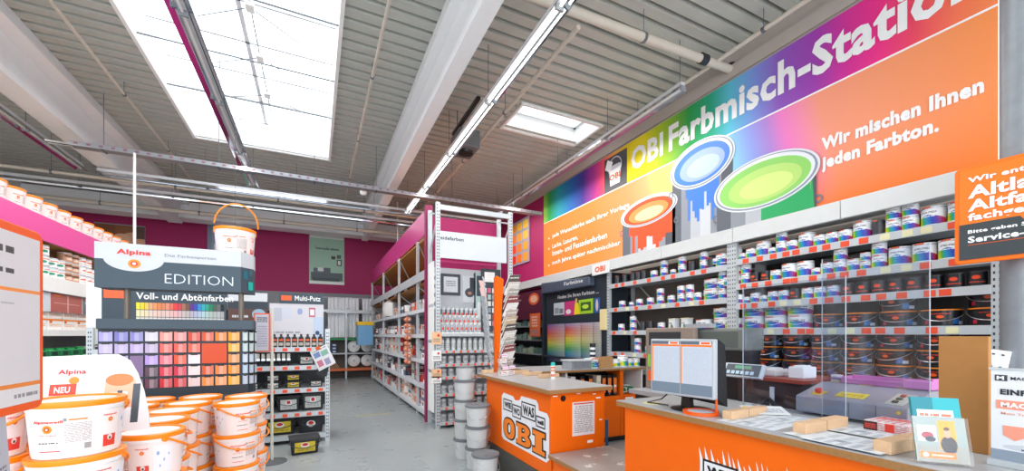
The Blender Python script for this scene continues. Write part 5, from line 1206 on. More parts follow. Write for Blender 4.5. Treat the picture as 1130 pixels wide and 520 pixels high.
def lever(lc, nm_, body=black):
    tt = T('ring_binder', 'x', 'binder'); MB().box(-.036, .036, -.14, .14, 0, .30).build('cover', [body], tt, bevel=.003)
    MB(FY(-.028, -.1405)).face([(0, 0, .05), (.056, 0, .05), (.056, 0, .26), (0, 0, .26)]).build('spine_label', [lc], tt)
    k = MB(FY(0, -.141)); k.flat([ell(0, .035, .012, .012, 12)], .001); k.build('finger_hole', [tinmetal], tt); return Proto(tt)
lo = lever(label_mat('spine_orange', 'f07828', [(.1, .9, .35, .5, 'f0e8e0')]), 'o'); lw2 = lever(label_mat('spine_cream', 'd8d0b8', [(.4, .6, .2, .8, '404040', 't', 6)]), 'w', M('binder_cream', 'd8d0b8', .6)); lb2 = lever(label_mat('spine_white', 'e0e0dc', [(.2, .8, .4, .5, '404040')]), 'b', M('binder_white', 'e4e2de', .6))
for i, (x, q) in enumerate([(2.98, 'b'), (3.17, 'w'), (3.32, 'o'), (3.46, 'o'), (3.60, 'c'), (3.69, 'o'), (3.79, 'o'), (3.89, 'o')]):
    {'w': lb2, 'o': lo, 'c': lw2, 'b': lo}[q]((x, Yb+.155, .661), 0, {'b': 'black binder with orange spine label, left alone beside the white panel', 'w': 'white binder beside the orange labelled ones in the niche', 'c': 'cream binder between black orange-label binders', 'o': f'black binder with orange spine label, {ORD[max(0, i-2)]} after the white binder'}[q].replace('left alone', 'alone'), 'binders in the desk niche')
t = T('green_bundle', 'crumpled green and white cloth bundle in the desk niche', 'cloth', (4.18, 4.8, .661))
k = MB(); rn2 = random.Random(4)
for i in range(12):
    a = 4.08+rn2.random()*.2; y = Yb+.08+rn2.random()*.2; z = .665+rn2.random()*.07; w_ = .04+rn2.random()*.04
    k.prism([(a-w_, z), (a+w_, z-.0), (a+w_*.7, z+.05), (a-w_*.5, z+.06)], y, y+.06, i % 2)
k.build('folds', [M('bundle_green', '207848', .7), M('bundle_white', 'd8dcd8', .7)], t)
# things on the back counter
row('Y', Yb-.03, 1.064, [(3.56, 'W', 1)], 'the back counter beside the grey basket', 'the post', 0)
for i, (x, kd) in enumerate([(3.86, 'M'), (4.0, 'M'), (4.12, 'L'), (4.26, 'M'), (4.38, 'M')]):
    K(kd)[0]((x, Yb+.12, 1.064), random.uniform(-.2, .2), f'{K(kd)[1]}, {ORD[i]} past the carton on the back counter', 'tins on the back counter')
t = T('storage_basket', 'grey slotted plastic basket on the back counter', 'basket', (3.28, Yb+.1, 1.064))
bx_ = MB(); 
for i in range(14):
    a = 3.13+i*.023
    bx_.box(a, a+.012, Yb-.02, Yb-.014, 1.07, 1.17)
bx_.box(3.12, 3.45, Yb-.02, Yb+.22, 1.064, 1.072).box(3.12, 3.13, Yb-.02, Yb+.22, 1.07, 1.17).box(3.44, 3.45, Yb-.02, Yb+.22, 1.07, 1.17).box(3.12, 3.45, Yb+.21, Yb+.22, 1.07, 1.17)
bx_.build('tub', [M('basket_grey', 'a0a4aa', .5)], t); MB().box(3.10, 3.47, Yb-.035, Yb+.235, 1.17, 1.19).build('rim', [M('basket_rim', 'b4b8bc', .5)], t, bevel=.004)
t = T('cardboard_box', 'open brown cardboard box between the tub and the tins', 'box', (3.73, Yb+.1, 1.064))
MB().box(3.62, 3.84, Yb, Yb+.2, 1.064, 1.2).build('carton', [card], t); MB().prism([(3.60, 1.2), (3.84, 1.2), (3.82, 1.235), (3.56, 1.225)], Yb-.0, Yb+.005).build('flap', [card], t)
t = T('striped_tube', 'upright black and white striped tube by the display stand', 'tube', (3.98, 5.25, 1.064))
MB().lathe([(0, 1.064), (.045, 1.064), (.045, 1.38), (0, 1.38)], 16, 3.98, 5.26).build('roll', [label_mat('stripe_print', 'e4e6ea', [(0, 1, .36, .42, '202838'), (0, 1, .46, .5, '202838'), (0, 1, .54, .58, '202838'), (0, 1, .62, .65, '202838')])], t, smooth=True)
MB().lathe([(.047, 1.36), (.047, 1.40), (0, 1.40)], 16, 3.98, 5.26).build('end_cap', [black], t, smooth=True)
# small goods on the emblem counter
wbk = T('wood_block', 'x', 'wood block'); MB().box(-.18, .18, -.03, .03, 0, .052).build('block', [wood], wbk, bevel=.003); MB().box(-.01, -.006, -.0304, .0304, .002, .0524).build('saw_kerf', [M('kerf_brown', 'a07848', .6)], wbk)  # darker brown strip for the saw cut
wbk = Proto(wbk)
for loc, rz, sc, lab in [((2.29, 1.56, 1.051), .06, (1, .9, .9), 'square wood bar beside the orange disc'), ((2.31, 1.17, 1.051), .02, (1.1, 1, 1), 'square wood bar in the middle of the near counter'), ((2.24, .82, 1.051), -.03, (1.0, 1, 1), 'square wood bar touching the brochure holder'),
                         ((2.30, 4.52, 1.051), .1, (.7, .75, .8), 'wood bar behind the clear boxes on the emblem counter'), ((2.33, 4.25, 1.051), .1, (.7, .75, .8), 'wood bar across the middle of the emblem counter'), ((2.38, 3.95, 1.051), .0, (.7, .75, .8), 'wood bar beside the teal capped tube'), ((1.95, 4.72, 1.051), .0, (.4, .9, .9), 'short wood block at the far corner of the emblem counter')]:
    wbk(loc, rz, lab, 'wood bars on the desks', sc)
ab = T('clear_box', 'x', 'box')
MB().box(-.055, .055, -.05, -.047, 0, .13).box(-.055, .055, .047, .05, 0, .13).box(-.055, -.052, -.05, .05, 0, .13).box(.052, .055, -.05, .05, 0, .13).box(-.055, .055, -.05, .05, 0, .003).build('shell', [clear], ab)
MB().box(-.045, .045, -.03, .03, .004, .05).build('content', [label_mat('box_content', 'e8e0e0', [(.1, .9, .3, .5, 'a04868', 't', 2), (.2, .8, .7, .9, 'c07840')])], ab); MB(FY(-.04, -.0515)).box(0, .08, 0, .001, .08, .115, 0).build('sticker', [label_mat('pink_sticker', 'f0e0ec', [(.1, .9, .3, .7, 'e04878', 't', 1)])], ab)
ab = Proto(ab)
for i, (x, y, z) in enumerate([(2.0, 4.35, 1.051), (2.12, 4.42, 1.051), (2.10, 4.60, 1.051), (2.10, 4.60, 1.183)]): ab((x, y, z), .1, ['clear box with pink sticker at the counter edge', 'clear box with pink sticker beside its twin', 'lower clear box behind the two front ones', 'clear box stacked highest on the emblem counter'][i], 'clear boxes on the emblem counter')
t = T('glue_tube', 'white orange-print tube with teal cap standing on the counter', 'tube', (2.30, 3.86, 1.05))
MB().lathe([(0, 1.051), (.022, 1.051), (.026, 1.2), (0, 1.2)], 14, 2.33, 3.78).build('body', [label_mat('tube_print', 'e8e8e8', [(0, 1, .4, .46, 'e08060'), (0, 1, .52, .58, 'd8a080'), (0, 1, .6, .64, 'e06838')])], t, smooth=True); MB().lathe([(.027, 1.2), (.022, 1.235), (0, 1.235)], 14, 2.33, 3.78).build('cap', [M('teal_cap', '18b0a8', .4)], t, smooth=True)
# leaflet rack behind the counter
t = T('leaflet_rack', 'tall orange-spined leaflet rack fanned with brochures behind the counter', 'rack', (2.25, 4.95, 0))
MB().box(2.15, 2.175, 4.95, 4.99, .02, 2.30).build('spine', [orange], t)
MB(Fr((2.16, 4.94, 0), (1, .2, 0))).prism([(0, 1.06), (.035, 1.06), (.12, 2.28), (.0, 2.32)], 0, .012).build('side_board', [orange], t)
MB().box(2.0, 2.5, 4.92, 5.3, 0, .03).build('base', [steel], t)
rn3 = random.Random(9)
for i in range(13):
    z = 1.02+i*.095
    lf = Fr((2.20+.008*i, 4.95, z), (1, .25, .12), (.35, -.1, .9)); c_ = ['b8a8a0', 'e4e0dc', '8c4848', 'a8a49c', 'd8d0c8', '5c5450', 'c8b090'][i % 7]
    MB(lf).box(0, .2, -.012, 0, 0, .19, 0, 1).build('brochure', [white, label_mat('brochure_'+c_, c_, [(.1, .8, .2, .5, '98584c', 'o'), (.1, .9, .7, .85, 'f0ece4', 't', 1)])], t)
    lf = Fr((2.13-.009*i, 4.95, z+.02), (-.3, .35, .5), (-.25, 0, .95)); MB(lf).box(0, .03, -.02, 0, 0, .1, 0).build('wire_pocket', [steel], t)
for i in range(9):
    lf = Fr((2.12-.010*i, 4.96, 1.25+i*.1), (-1, .35, .1), (-.25, 0, .95)); MB(lf).box(0, .06, -.008, 0, 0, .2, 0).build('side_leaflet', [M('leaflet_blush', 'd8b0a8', .6) if i > 6 else M('leaflet_grey', '8c8c90', .6)], t)
# low scuffed shelf between the counters
sf = NT('scuffed_board'); cco = sf.n('ShaderNodeTexCoord').outputs['Object']; nn = sf.noise(7, 6, cco, .65); nn2 = sf.noise(3, 4, cco, .6)
sf.put(sf.b.inputs['Base Color'], sf.mix(sf.f('GREATER_THAN', nn, .62), sf.mix(nn2, lin('86807a'), lin('aeaaa6')), lin('d8d8d0'))); sf.b.inputs['Roughness'].default_value = .35
t = T('low_shelf', 'low scuffed board shelf bridging the two orange counters', 'shelf', (2.2, 2.75, 0))
MB().box(1.86, 2.52, 2.40, 3.10, .44, .47).build('board', [edge], t); MB().box(1.86, 2.52, 2.40, 3.10, .47, .474).build('scuffed_surface', [sf.m], t); MB().box(1.90, 2.5, 2.42, 3.08, 0, .44).build('support', [orange], t)
MB().box(2.505, 2.53, 3.10, 3.118, .0, .72).build('blue_batten', [M('batten_blue', '34506c', .5)], t)
# ================================================================== NEAR COUNTER (X 2.0-2.75, Y .1-2.35)
t = T('sales_counter', 'long orange counter with grey worktop carrying the monitor', 'counter', (2.35, 1.3, 0))
MB().box(2.03, 2.72, .1, 2.30, .05, 1.01).build('carcass', [orange], t)
MB().box(2.08, 2.68, .15, 2.25, 0, .05).build('plinth', [black], t)
MB().box(2.00, 2.78, .05, 2.36, 1.012, 1.046).build('worktop_core', [edge], t); MB().box(2.00, 2.78, .05, 2.36, 1.046, 1.05).build('worktop_surface', [topm], t)
F2 = FX(2.03); k = MB(F2); rn4 = random.Random(5); a = -1.66
while a < -.4:
    h_ = .02+rn4.random()*.06; w_ = .016+rn4.random()*.012
    k.flat([[(a, .40), (a+w_, .40), (a+w_*.9, .80), (a+w_*.1-.01, .82+h_), (a, .80)]], .002); a += w_*1.5
grass_ = k.build('brush_stroke_print', [M('emblem_white', 'e8eaee', .4)], t)
MB(F2).box(-1.64, -1.42, 0, .004, .70, .815).build('word_box_frame', [black], t); MB(F2).box(-1.628, -1.432, 0, .006, .712, .803).text('WIE', -1.61, .73, .16, .055, .008, 1, .05).build('word_box', [M('emblem_white', 'e8eaee', .4), black], t)
# printed sheets lying on the worktop
shm = label_mat('desk_print', 'd4dae0', [(.05, .45, .1, .9, 'a8b0b8', 't', 5), (.55, .95, .1, .9, 'b4bcc4', 't', 4), (.3, .5, .5, .7, '7c848c', 't', 1)])
for i, (x, y, rz) in enumerate([(2.17, 1.42, .1), (2.42, 1.38, .05), (2.16, 1.05, -.05), (2.44, 1.02, .08), (2.13, .96, .0)]):
    o = MB().box(-.12, .12, -.15, .15, 0, .0015, 0).build('printed_sheet', [shm], loc=(0, 0, 0)); o.location = (x, y, 1.0505+.0016*i); o.rotation_euler = (0, 0, rz)
    for p in o.data.polygons:
        pass
    tag(o, ['printed grey price list between the first two wood bars', 'printed grey price list behind the middle wood bar', 'printed grey price list before the label roll', 'printed grey price list under the label roll', 'printed grey price list at the counter front edge'][i], 'paper sheet', 'printed lists on the counter')
t = T('leaflet', 'bent leaflet with yellow corner lying behind the middle wood bar', 'leaflet', (2.45, 1.45, 1.06))
MB(Fr((2.33, 1.58, 1.061), (.8, -.6, 0), (.2, .25, .06))).box(0, .24, -.003, 0, 0, .14, 0, 1).build('sheet', [white, label_mat('bent_leaflet', 'd4d8dc', [(0, .3, .4, .9, 'e8b848', 'o'), (.4, .9, .2, .7, '9098a4', 't', 3)])], t)
# disc with pen
t = T('sign_disc', 'round orange-rimmed desk disc with an upright orange stick', 'disc', (2.12, 1.73, 1.05))
MB().lathe([(0, 0), (.1, 0), (.1, .012), (.085, .014), (0, .014)], 32, 2.12, 1.73).build('dish', [M('disc_blue_white', 'd0d4e0', .4)], t, smooth=True)
dd_ = [c for c in COL.objects if c.parent == t][0]
MB().lathe([(.080, .014), (.080, .018), (.103, .018), (.103, .0), (.1, 0)], 32, 2.12, 1.73).build('rim', [orange_fr], t, smooth=True)
for c in COL.objects:
    if c.parent == t: c.location.z = 1.051
o = MB().tube([(2.175, 1.665, 1.062), (2.175, 1.665, 1.19)], .007, 8).build('stick', [orange_fr], t)
# monitor
t = T('monitor', 'black desktop monitor showing two white lists on the counter', 'monitor', (2.2, 1.85, 1.05))
d = Vector((2.12-2.044, 1.638-2.064, 0)); mf = Fr((2.044, 2.064, 0), d); L = d.length
MB().lathe([(0, 0), (.12, 0), (.125, .006), (.03, .02), (0, .02)], 28, 2.19, 1.86).build('foot', [black], t, smooth=True)
for c in COL.objects:
    if c.parent == t: c.location.z += 1.051
MB(mf).prism([(L*.42, 1.06), (L*.58, 1.06), (L*.55, 1.2), (L*.45, 1.2)], -.10, -.06).build('neck', [black], t)
k = MB(mf).box(0, L, -.045, 0, 1.145, 1.505); k.build('bezel', [M('bezel_silver', 'b0b4ba', .35)], t, bevel=.006)
k = MB(mf); k.prism([(.0, 1.15), (L, 1.15), (L, 1.5), (.0, 1.5)], -.05, -.046, 0)
A_ = [mf(0.01, -.046, 1.50), mf(L-.0, -.046, 1.505), mf(L+.0, -.046, 1.15), mf(.01, -.046, 1.15)]; B_ = [mf(.06, -.17, 1.46), mf(L-.0, -.13, 1.47), mf(L+.0, -.16, 1.09), mf(.06, -.16, 1.12)]
hh = MB()
for q in ([0, 1, 2, 3],): hh.face([B_[i] for i in q])
for i in range(4): j = (i+1) % 4; hh.face([A_[i], A_[j], B_[j], B_[i]])
hh.build('rear_housing', [M('housing_black', '16181c', .7, bump=.3, scale=60)], t)
sc1 = label_mat('screen_list', 'b8c0cc', [(0, 1, .94, 1, '5c6470'), (.0, 1, .90, .935, 'f07020'), (.0, .05, .1, .9, 'f08828'), (.08, .97, .22, .88, 'b0b8c4', 't', 22), (0, 1, 0, .20, '6c7c8c'), (.62, .98, .935, .995, 'e8e4e0'), (.66, .94, .945, .985, 'e85828')], rough=.25)
for a, b in ((.012, L*.5-.004), (L*.5+.004, L-.012)):
    p_ = MB(mf).box(a, b, 0, .003, 1.16, 1.492, 0).build('screen_page', [sc1], t)
m_ = sc1.node_tree; bs_ = m_.nodes['Principled BSDF']; lk_ = bs_.inputs['Base Color'].links[0].from_socket
m_.links.new(lk_, bs_.inputs['Emission Color']); bs_.inputs['Emission Strength'].default_value = .12
MB().tube([(2.27, 2.02, 1.2), (2.2, 2.12, 1.08), (2.1, 2.15, 1.06), (2.16, 2.02, 1.056)], .005, 6).build('cable', [black], t)
o = MB().lathe([(0, 0), (.06, 0), (.06, .004), (0, .004)], 24, 0, 0).build('cork_pad', [M('cream_pad', 'd8cca0', .7)]); o.location = (2.13, 2.14, 1.0505); tag(o, 'thin cream round pad at the counter corner behind the monitor', 'pad')
# rear desk with older screens and the tinting machine
t = T('rear_desk', 'grey rear bench under the mixing machines behind the counter', 'bench', (3.2, 1.9, 0))
MB().box(2.80, 3.62, .75, 3.12, .96, 1.0).build('worktop', [M('bench_grey', '9c9ea2', .5)], t); MB().box(2.85, 3.60, .8, 3.08, 0, .96).build('carcass', [M('bench_dark', '3c3c40', .6)], t)
t = T('old_screen', 'taupe framed old screen standing behind the monitor', 'monitor', (3.0, 2.8, 1.0))
f3 = FX(3.0); MB(f3).box(-3.10, -2.52, -.06, 0, 1.001, 1.60).build('casing', [M('taupe_casing', '8c7c70', .5)], t, bevel=.01); MB(f3).box(-3.05, -2.66, 0, .004, 1.43, 1.56).build('dark_panel', [dark], t, bevel=.004)
k = MB(f3)
for i in range(4): k.prism([(-2.98+i*.07, 1.44), (-2.94+i*.07, 1.44), (-2.96+i*.07, 1.46)], .004, .006)
k.build('white_glyphs', [txtw], t); MB(f3).box(-3.06, -3.03, .0, .006, 1.22, 1.34).build('green_tab', [M('tab_green', '88c830', .5)], t); MB(f3).box(-3.06, -3.02, .0, .006, 1.08, 1.18).build('orange_tab', [orange_fr], t)
t = T('old_screen', 'grey boxy old screen with black base beside the clear shield', 'monitor', (3.1, 2.3, 1.0))
f3 = FX(3.08); MB(f3).box(-2.68, -2.10, -.25, 0, 1.40, 1.59).build('casing', [M('screen_grey', '70746f', .5)], t, bevel=.02); MB(f3).box(-2.62, -2.16, 0, .004, 1.43, 1.56).build('glass', [M('screen_glass', '5c625e', .25)], t, bevel=.01); MB(f3).box(-2.66, -2.12, -.22, -.01, 1.001, 1.40).build('base_unit', [black], t); MB(f3).box(-2.66, -2.40, -.05, .03, 1.595, 1.63).build('grey_tray', [M('tray_grey', '9c9ea4', .5)], t)
# dispenser with control panel
t = T('scale_terminal', 'tilted control terminal with green display on a dark cabinet', 'control terminal', (3.0, 2.0, 1.0))
MB().box(2.95, 3.40, 1.60, 2.07, 1.001, 1.20).build('cabinet', [M('cabinet_smoke', '3c2c2c', .3)], t); MB().box(2.93, 3.42, 1.58, 2.08, 1.2, 1.225).build('red_top', [M('cabinet_red', 'a04030', .4)], t)
tf = Fr((2.90, 2.17, 1.215), (0, -1, 0), (.45, 0, .9)); MB(tf).box(0, .31, -.03, 0, 0, .11).build('keypad_case', [lgrey], t, bevel=.004); MB(tf).box(.02, .29, 0, .003, .01, .10).build('keypad_face', [M('keypad_dark', '3c4450', .3)], t); MB(tf).box(.09, .22, .003, .005, .065, .09).build('display', [M('lcd_green', '58a078', .3)], t)
for i in range(6): MB(tf).box(.035+i*.038, .06+i*.038, .003, .007, .02, .045).build('key', [M('key_blue_white', 'c0d8e8', .4)], t)
MB(FX(2.95)).box(-1.82, -1.79, 0, .01, 1.02, 1.16).build('handle', [lgrey], t); MB().tube([(2.86, 1.86, 1.02), (2.9, 1.8, 1.075), (2.9, 1.74, 1.02)], .02, 8).build('hose', [black], t, smooth=True)
for i, (y, w_, h_, c_) in enumerate([(1.74, .12, .05, 'e8e4e0'), (1.62, .10, .08, 'f0f0f0'), (1.66, .16, .035, 'd8d4d0')]):
    o = MB().box(-.08, .08, -w_/2, w_/2, 0, h_).box(-.05, .05, -w_/3, w_/3, h_, h_+.01).build('parts_case', [M('case_'+c_, c_, .4)], bevel=.006); o.location = (3.12+.1*(i == 2), [1.90, 1.70, 1.80][i], 1.226); tag(o, ['low pale case behind the control terminal', 'small white case on the red cabinet top', 'flat stone coloured case at the back of the red cabinet top'][i], 'case')
t = T('clear_hood', 'tilted clear hood behind the white cases', 'hood', (3.3, 1.7, 1.24))
MB(Fr((3.44, 2.08, 1.227), (0, -1, 0), (.12, 0, .9))).box(0, .5, -.006, 0, 0, .2).build('pane', [smoke], t)
t = T('clear_tray', 'clear plastic tray beside the mixing machine', 'tray', (3.0, 1.55, 1.23))
k = MB(); k.box(3.2, 3.5, 1.44, 1.57, 1.001, 1.004).box(3.2, 3.204, 1.44, 1.57, 1.0, 1.33).box(3.496, 3.5, 1.44, 1.57, 1.0, 1.33).box(3.2, 3.5, 1.44, 1.444, 1.0, 1.33); k.build('shell', [smoke], t)
# tinting machine
t = T('mixing_machine', 'grey wedge-topped mixing machine with red emergency button', 'machine', (3.0, 1.25, 1.0))
mg = M('machine_grey', '9a98a0', .35); pf = Fr((0, .98, 0), (1, 0, 0))
k = MB(Fr((0, 1.0, 0), (1, 0, 0)))
prof = [(2.82, 1.07), (3.25, 1.07), (3.25, 1.235), (3.10, 1.235), (2.82, 1.165)]
k.prism(prof, -.53, .0); k.build('housing', [mg], t, bevel=.006)
MB().box(2.90, 3.22, 1.04, 1.48, 1.058, 1.075).build('base', [black], t)
t.location = (2.86, 1.22, .993)
for y in (1.13, 1.25, 1.38): MB(FX(2.82)).box(-y-.001, -y+.001, 0, .001, 1.075, 1.16).build('panel_joint', [dark], t)
slope = Fr((2.82, 1.53, 1.166), (0, -1, 0), (.28, 0, .07))
MB(slope).box(.06, .12, 0, .002, .05, .12).build('yellow_disc_plate', [M('warning_yellow', 'e8c820', .5)], t)
bt_ = MB(slope); bt_.box(.075, .105, .002, .03, .065, .10).build('emergency_button', [red], t, bevel=.006)
MB(slope).box(.18, .32, 0, .002, .06, .14, 0, 0).build('yellow_notice', [label_mat('yellow_notice', 'f0d840', [(.1, .9, .2, .8, 'a08820', 't', 3)])], t)
MB(slope).box(.42, .50, 0, .002, .03, .20).build('switch_plate', [M('switch_plate', 'c0c0b4', .4)], t)
for i, c_ in enumerate(['303830', '405040', 'a83828']):
    MB(slope).box(.445, .470, .002, .012, .05+i*.05, .075+i*.05).build('push_button', [M('button_'+c_, c_, .4)], t, bevel=.004)
k = MB(FX(2.82)); k.flat([ell(-1.035, 1.14, .009, .009, 14)], .002); k.build('yellow_mark', [M('warning_yellow', 'e8c820', .5)], t); k = MB(FX(2.82)); k.flat([ell(-1.035, 1.105, .009, .009, 14)], .002); k.build('violet_mark', [M('mark_violet', '8c48a0', .5)], t)
for i, (y, c_) in enumerate([(1.30, 'e8d040'), (1.12, 'e8d040'), (1.06, 'c8b8d8')]): MB().box(3.11, 3.16, y-.03, y+.03, 1.236, 1.238).build('sticky_note', [M('note_'+c_, c_, .6)], t)
t = T('pink_tray', 'pink plastic tray lying on the mixing machine', 'tray', (3.15, 1.2, 1.24)); t.location = (3.01, 1.17, 1.233)
k = MB(); k.box(3.12, 3.24, 1.01, 1.42, 1.2365, 1.242).box(3.11, 3.116, 1.0, 1.43, 1.262, 1.272).box(3.116, 3.12, 1.01, 1.42, 1.24, 1.270).box(3.24, 3.246, 1.01, 1.42, 1.24, 1.285).box(3.12, 3.24, 1.005, 1.011, 1.24, 1.30).box(3.12, 3.24, 1.42, 1.426, 1.24, 1.28)
k.build('tray', [M('tray_pink', 'c878b8', .4)], t, bevel=.002); MB().box(3.09, 3.12, 1.0, 1.12, 1.24, 1.29).build('flared_lip', [M('tray_pink', 'c878b8', .4)], t, bevel=.008)
o = MB().box(-.09, .09, -.05, .05, 0, .01).box(-.07, .05, -.04, .04, .01, .018).build('flat_tool', [dark], bevel=.004); o.location = (3.04, 1.17, 1.2355); o.rotation_euler = (0, 0, 1.4); tag(o, 'dark flat scraper lying in the pink tray', 'scraper')
t = T('lid_stack', 'stack of pale purple-labelled lids on the machine corner', 'lid', (3.17, 1.47, 1.236)); t.location = (3.03, 1.44, 1.2285)
for i in range(3): MB().lathe([(0, 1.2365+i*.016), (.03, 1.2365+i*.016), (.032, 1.25+i*.016), (0, 1.25+i*.016)], 20, 3.17, 1.475).build('lid', [M('lid_cream_%d' % i, ['e0d8b0', 'b090c0', 'f0f0ec'][i], .4)], t, smooth=True)
t = T('label_roll', 'red and white label roll pack under the machine edge', 'roll', (2.62, 1.03, 1.051))
MB().box(2.50, 2.69, .90, 1.08, 1.052, 1.105).build('wrap', [label_mat('red_white_wrap', 'd4c8cc', [(0, 1, .1, .9, 'c87878', 't', 5), (.5, .7, .1, .9, 'e03828')])], t, bevel=.01); MB(FX(2.50)).box(-1.075, -1.02, 0, .002, 1.056, 1.10).build('dark_end', [label_mat('dark_red_end', '40282c', [(.1, .9, .2, .8, 'e84030', 't', 3)])], t)
# protective clear shield
t = T('clear_shield', 'large clear protective shield standing behind the counter', 'shield', (2.65, 1.4, 1.05))
for y0, y1, x_, z1 in ((1.22, 1.82, 2.645, 1.86), (.88, 1.34, 2.652, 1.97)):
    MB().box(x_, x_+.004, y0, y1, 1.052, z1).build('pane', [smoke], t)
    for yy in (y0, y1): MB().box(x_-.0, x_+.005, yy-.0015, yy+.0015, 1.052, z1).build('polished_edge', [M('acrylic_edge', 'b8c0c8', .2)], t)
for y in (.93, 1.28, 1.78): MB().box(2.635, 2.665, y-.02, y+.02, 1.051, 1.066).build('clamp', [steel], t)
# brown hardboard panel, brochure holder, roll-up
o = MB().box(2.42, 2.45, .63, .775, 1.0505, 1.525).build('hardboard_panel', [brown], loc=(2.43, .69, 1.05), bevel=.002); tag(o, 'upright brown hardboard panel before the steel post', 'panel')
t = T('table_banner', 'small white roll-up banner reading EINFACH MACHBAR', 'sign', (2.26, .45, 1.05))
f4 = FX(2.27); MB(f4).box(-.585, -.30, -.012, 0, 1.07, 1.405, 0, 1).build('print', [white, label_mat('rollup_print', 'e2e4e8', [(0, 1, 0, .12, '8c98a8'), (.1, .8, .12, .2, 'c8ccd4', 'o'), (.25, .9, .13, .16, '50607c', 't', 1)])], t)
MB(f4).box(-.59, -.29, -.03, .02, 1.051, 1.072).build('base_rail', [steel], t); MB(f4).box(-.59, -.29, -.014, .004, 1.402, 1.41).build('top_rail', [steel], t)
MB(f4).text('MACHBAR', -.537, 1.367, .085, .012, .002, 0, .03).text('EINFACH', -.562, 1.312, .125, .021, .002, 0, .05).build('dark_letters', [txtd], t)
MB(f4).box(-.575, -.545, 0, .002, 1.362, 1.384).build('logo_mark', [M('logo_mark_dark', '383c44', .5)], t); MB(f4).text('M', -.57, 1.366, .018, .014, .004, 0, .04).build('logo_letter', [txtw], t)
MB(f4).box(-.572, -.41, 0, .002, 1.260, 1.292).build('coral_bar', [M('coral_print', 'f09880', .5)], t); MB(f4).text('MACHBAR', -.56, 1.267, .14, .018, .004, 0, .05).build('bar_letters', [txtw], t)
MB(f4).text('Mein Traumbad', -.56, 1.240, .11, .009, .002, 0, .02).build('coral_letters', [M('coral_print', 'f09880', .5)], t)
k = MB(f4); k.flat([[(-.555, 1.20), (-.50, 1.20), (-.50, 1.165), (-.527, 1.148), (-.555, 1.165)]], .002); k.build('coral_shield', [M('coral_print', 'f09880', .5)], t)
t = T('brochure_holder', 'clear holder with teal brochures at the counter corner', 'brochure holder', (2.1, .66, 1.05))
bd = Vector((.115, -.125, 0)).normalized(); bf = Fr((2.04, .715, 1.052), bd, (.04, .045, .30)); W_ = .158
k = MB(bf); k.box(-.0, W_, .012, .015, 0, .17).box(0, W_, -.03, -.027, 0, .2).box(0, .003, -.03, .015, 0, .17).box(W_-.003, W_, -.03, .015, 0, .17).box(0, W_, -.03, .015, 0, .003); k.build('holder', [clear], t)
MB(bf).box(.01, W_-.008, -.02, -.003, .01, .245, 0, 1).build('rear_brochure', [M('teal_edge', '189098', .4), label_mat('teal_cover', '18a0a8', [(.0, .45, .5, 1, '0c7c88'), (.1, .85, .55, .80, 'e8eaee'), (.15, .8, .68, .76, 'e07058', 't', 1), (.15, .8, .58, .66, '586474', 't', 2)])], t)
MB(bf).box(.006, W_-.006, -.002, .008, .006, .172, 0, 1).build('front_brochure', [white, label_mat('front_cover', '98a4a0', [(.0, 1, .0, .35, '989890'), (.05, .42, .45, .8, 'e8eaea'), (.12, .36, .5, .66, 'a83848', 'o'), (.18, .4, .44, .56, '2c3848', 'o'), (.46, .80, .28, .92, 'e0a030'), (.48, .80, .2, .58, '3c3840', 'o'), (.56, .70, .54, .76, 'd8a084', 'o'), (.57, .69, .7, .78, '5c4030', 'o'), (.05, .75, .08, .22, 'f08030'), (.1, .22, .1, .2, 'f4f0e8', 'o'), (.28, .7, .12, .18, 'f8e8d8', 't', 1)])], t)
# post mounted things
t = T('hanging_sign', 'orange framed sign reading Altlacke Altfarben beside the steel post', 'sign', (3.86, .8, 2.0))
f5 = FX(3.88); MB(f5).prism(rrect(-1.165, -.35, 2.0, 2.64, .03), -.02, 0).build('frame', [M('sign_frame_orange', 'f47412', .35)], t, bevel=.006)
sg_ = MB(f5).box(-1.14, -.375, 0, .003, 2.027, 2.615).build('orange_sheet', [M('sign_orange', 'f07c1c', .4)], t)
k = MB(f5); k.flat([[(-1.14, 2.027), (-.375, 2.027), (-.375, 2.26), (-.80, 2.26), (-.84, 2.20), (-.88, 2.26), (-1.14, 2.26)]], .006); k.build('dark_field', [M('sign_dark', '3c4448', .4)], t)
for s_, a, c, w_, h_, m in [('Wir entsorgen', -1.10, 2.52, .44, .045, txtw), ('Altlacke', -1.10, 2.425, .46, .082, txtw), ('Altfarben', -1.10, 2.34, .50, .075, txtw), ('fachgerecht.', -1.10, 2.265, .46, .062, txtw), ('Bitte geben Sie diese an unserem', -1.10, 2.19, .62, .030, txtw), ('Service-Center', -1.10, 2.135, .46, .042, txtw)]:
    MB(f5).text(s_, a, c, w_, h_, .008, 0, .035).build('sign_letters', [m], t)
MB(f5).box(-1.10, -.5, 0, .008, 2.12, 2.123).build('thin_rule', [orange_fr], t)
MB().box(3.90, 4.0, .78, .84, 2.3, 2.34).build('bracket', [steel], t)
t = T('socket_box', 'tilted white socket box fixed to the steel post', 'socket', (3.9, .98, 1.37))
sfm = Fr((3.93, 1.04, 1.31), (0, -1, -.15), (0, -.15, 1)); MB(sfm).box(0, .085, -.06, 0, 0, .13).build('casing', [white], t, bevel=.006)
k = MB(sfm)
for a in (.018, .058):
    for c in (.02, .1): k.box(a, a+.012, 0, .003, c, c+.008)
k.build('slots', [dark], t)
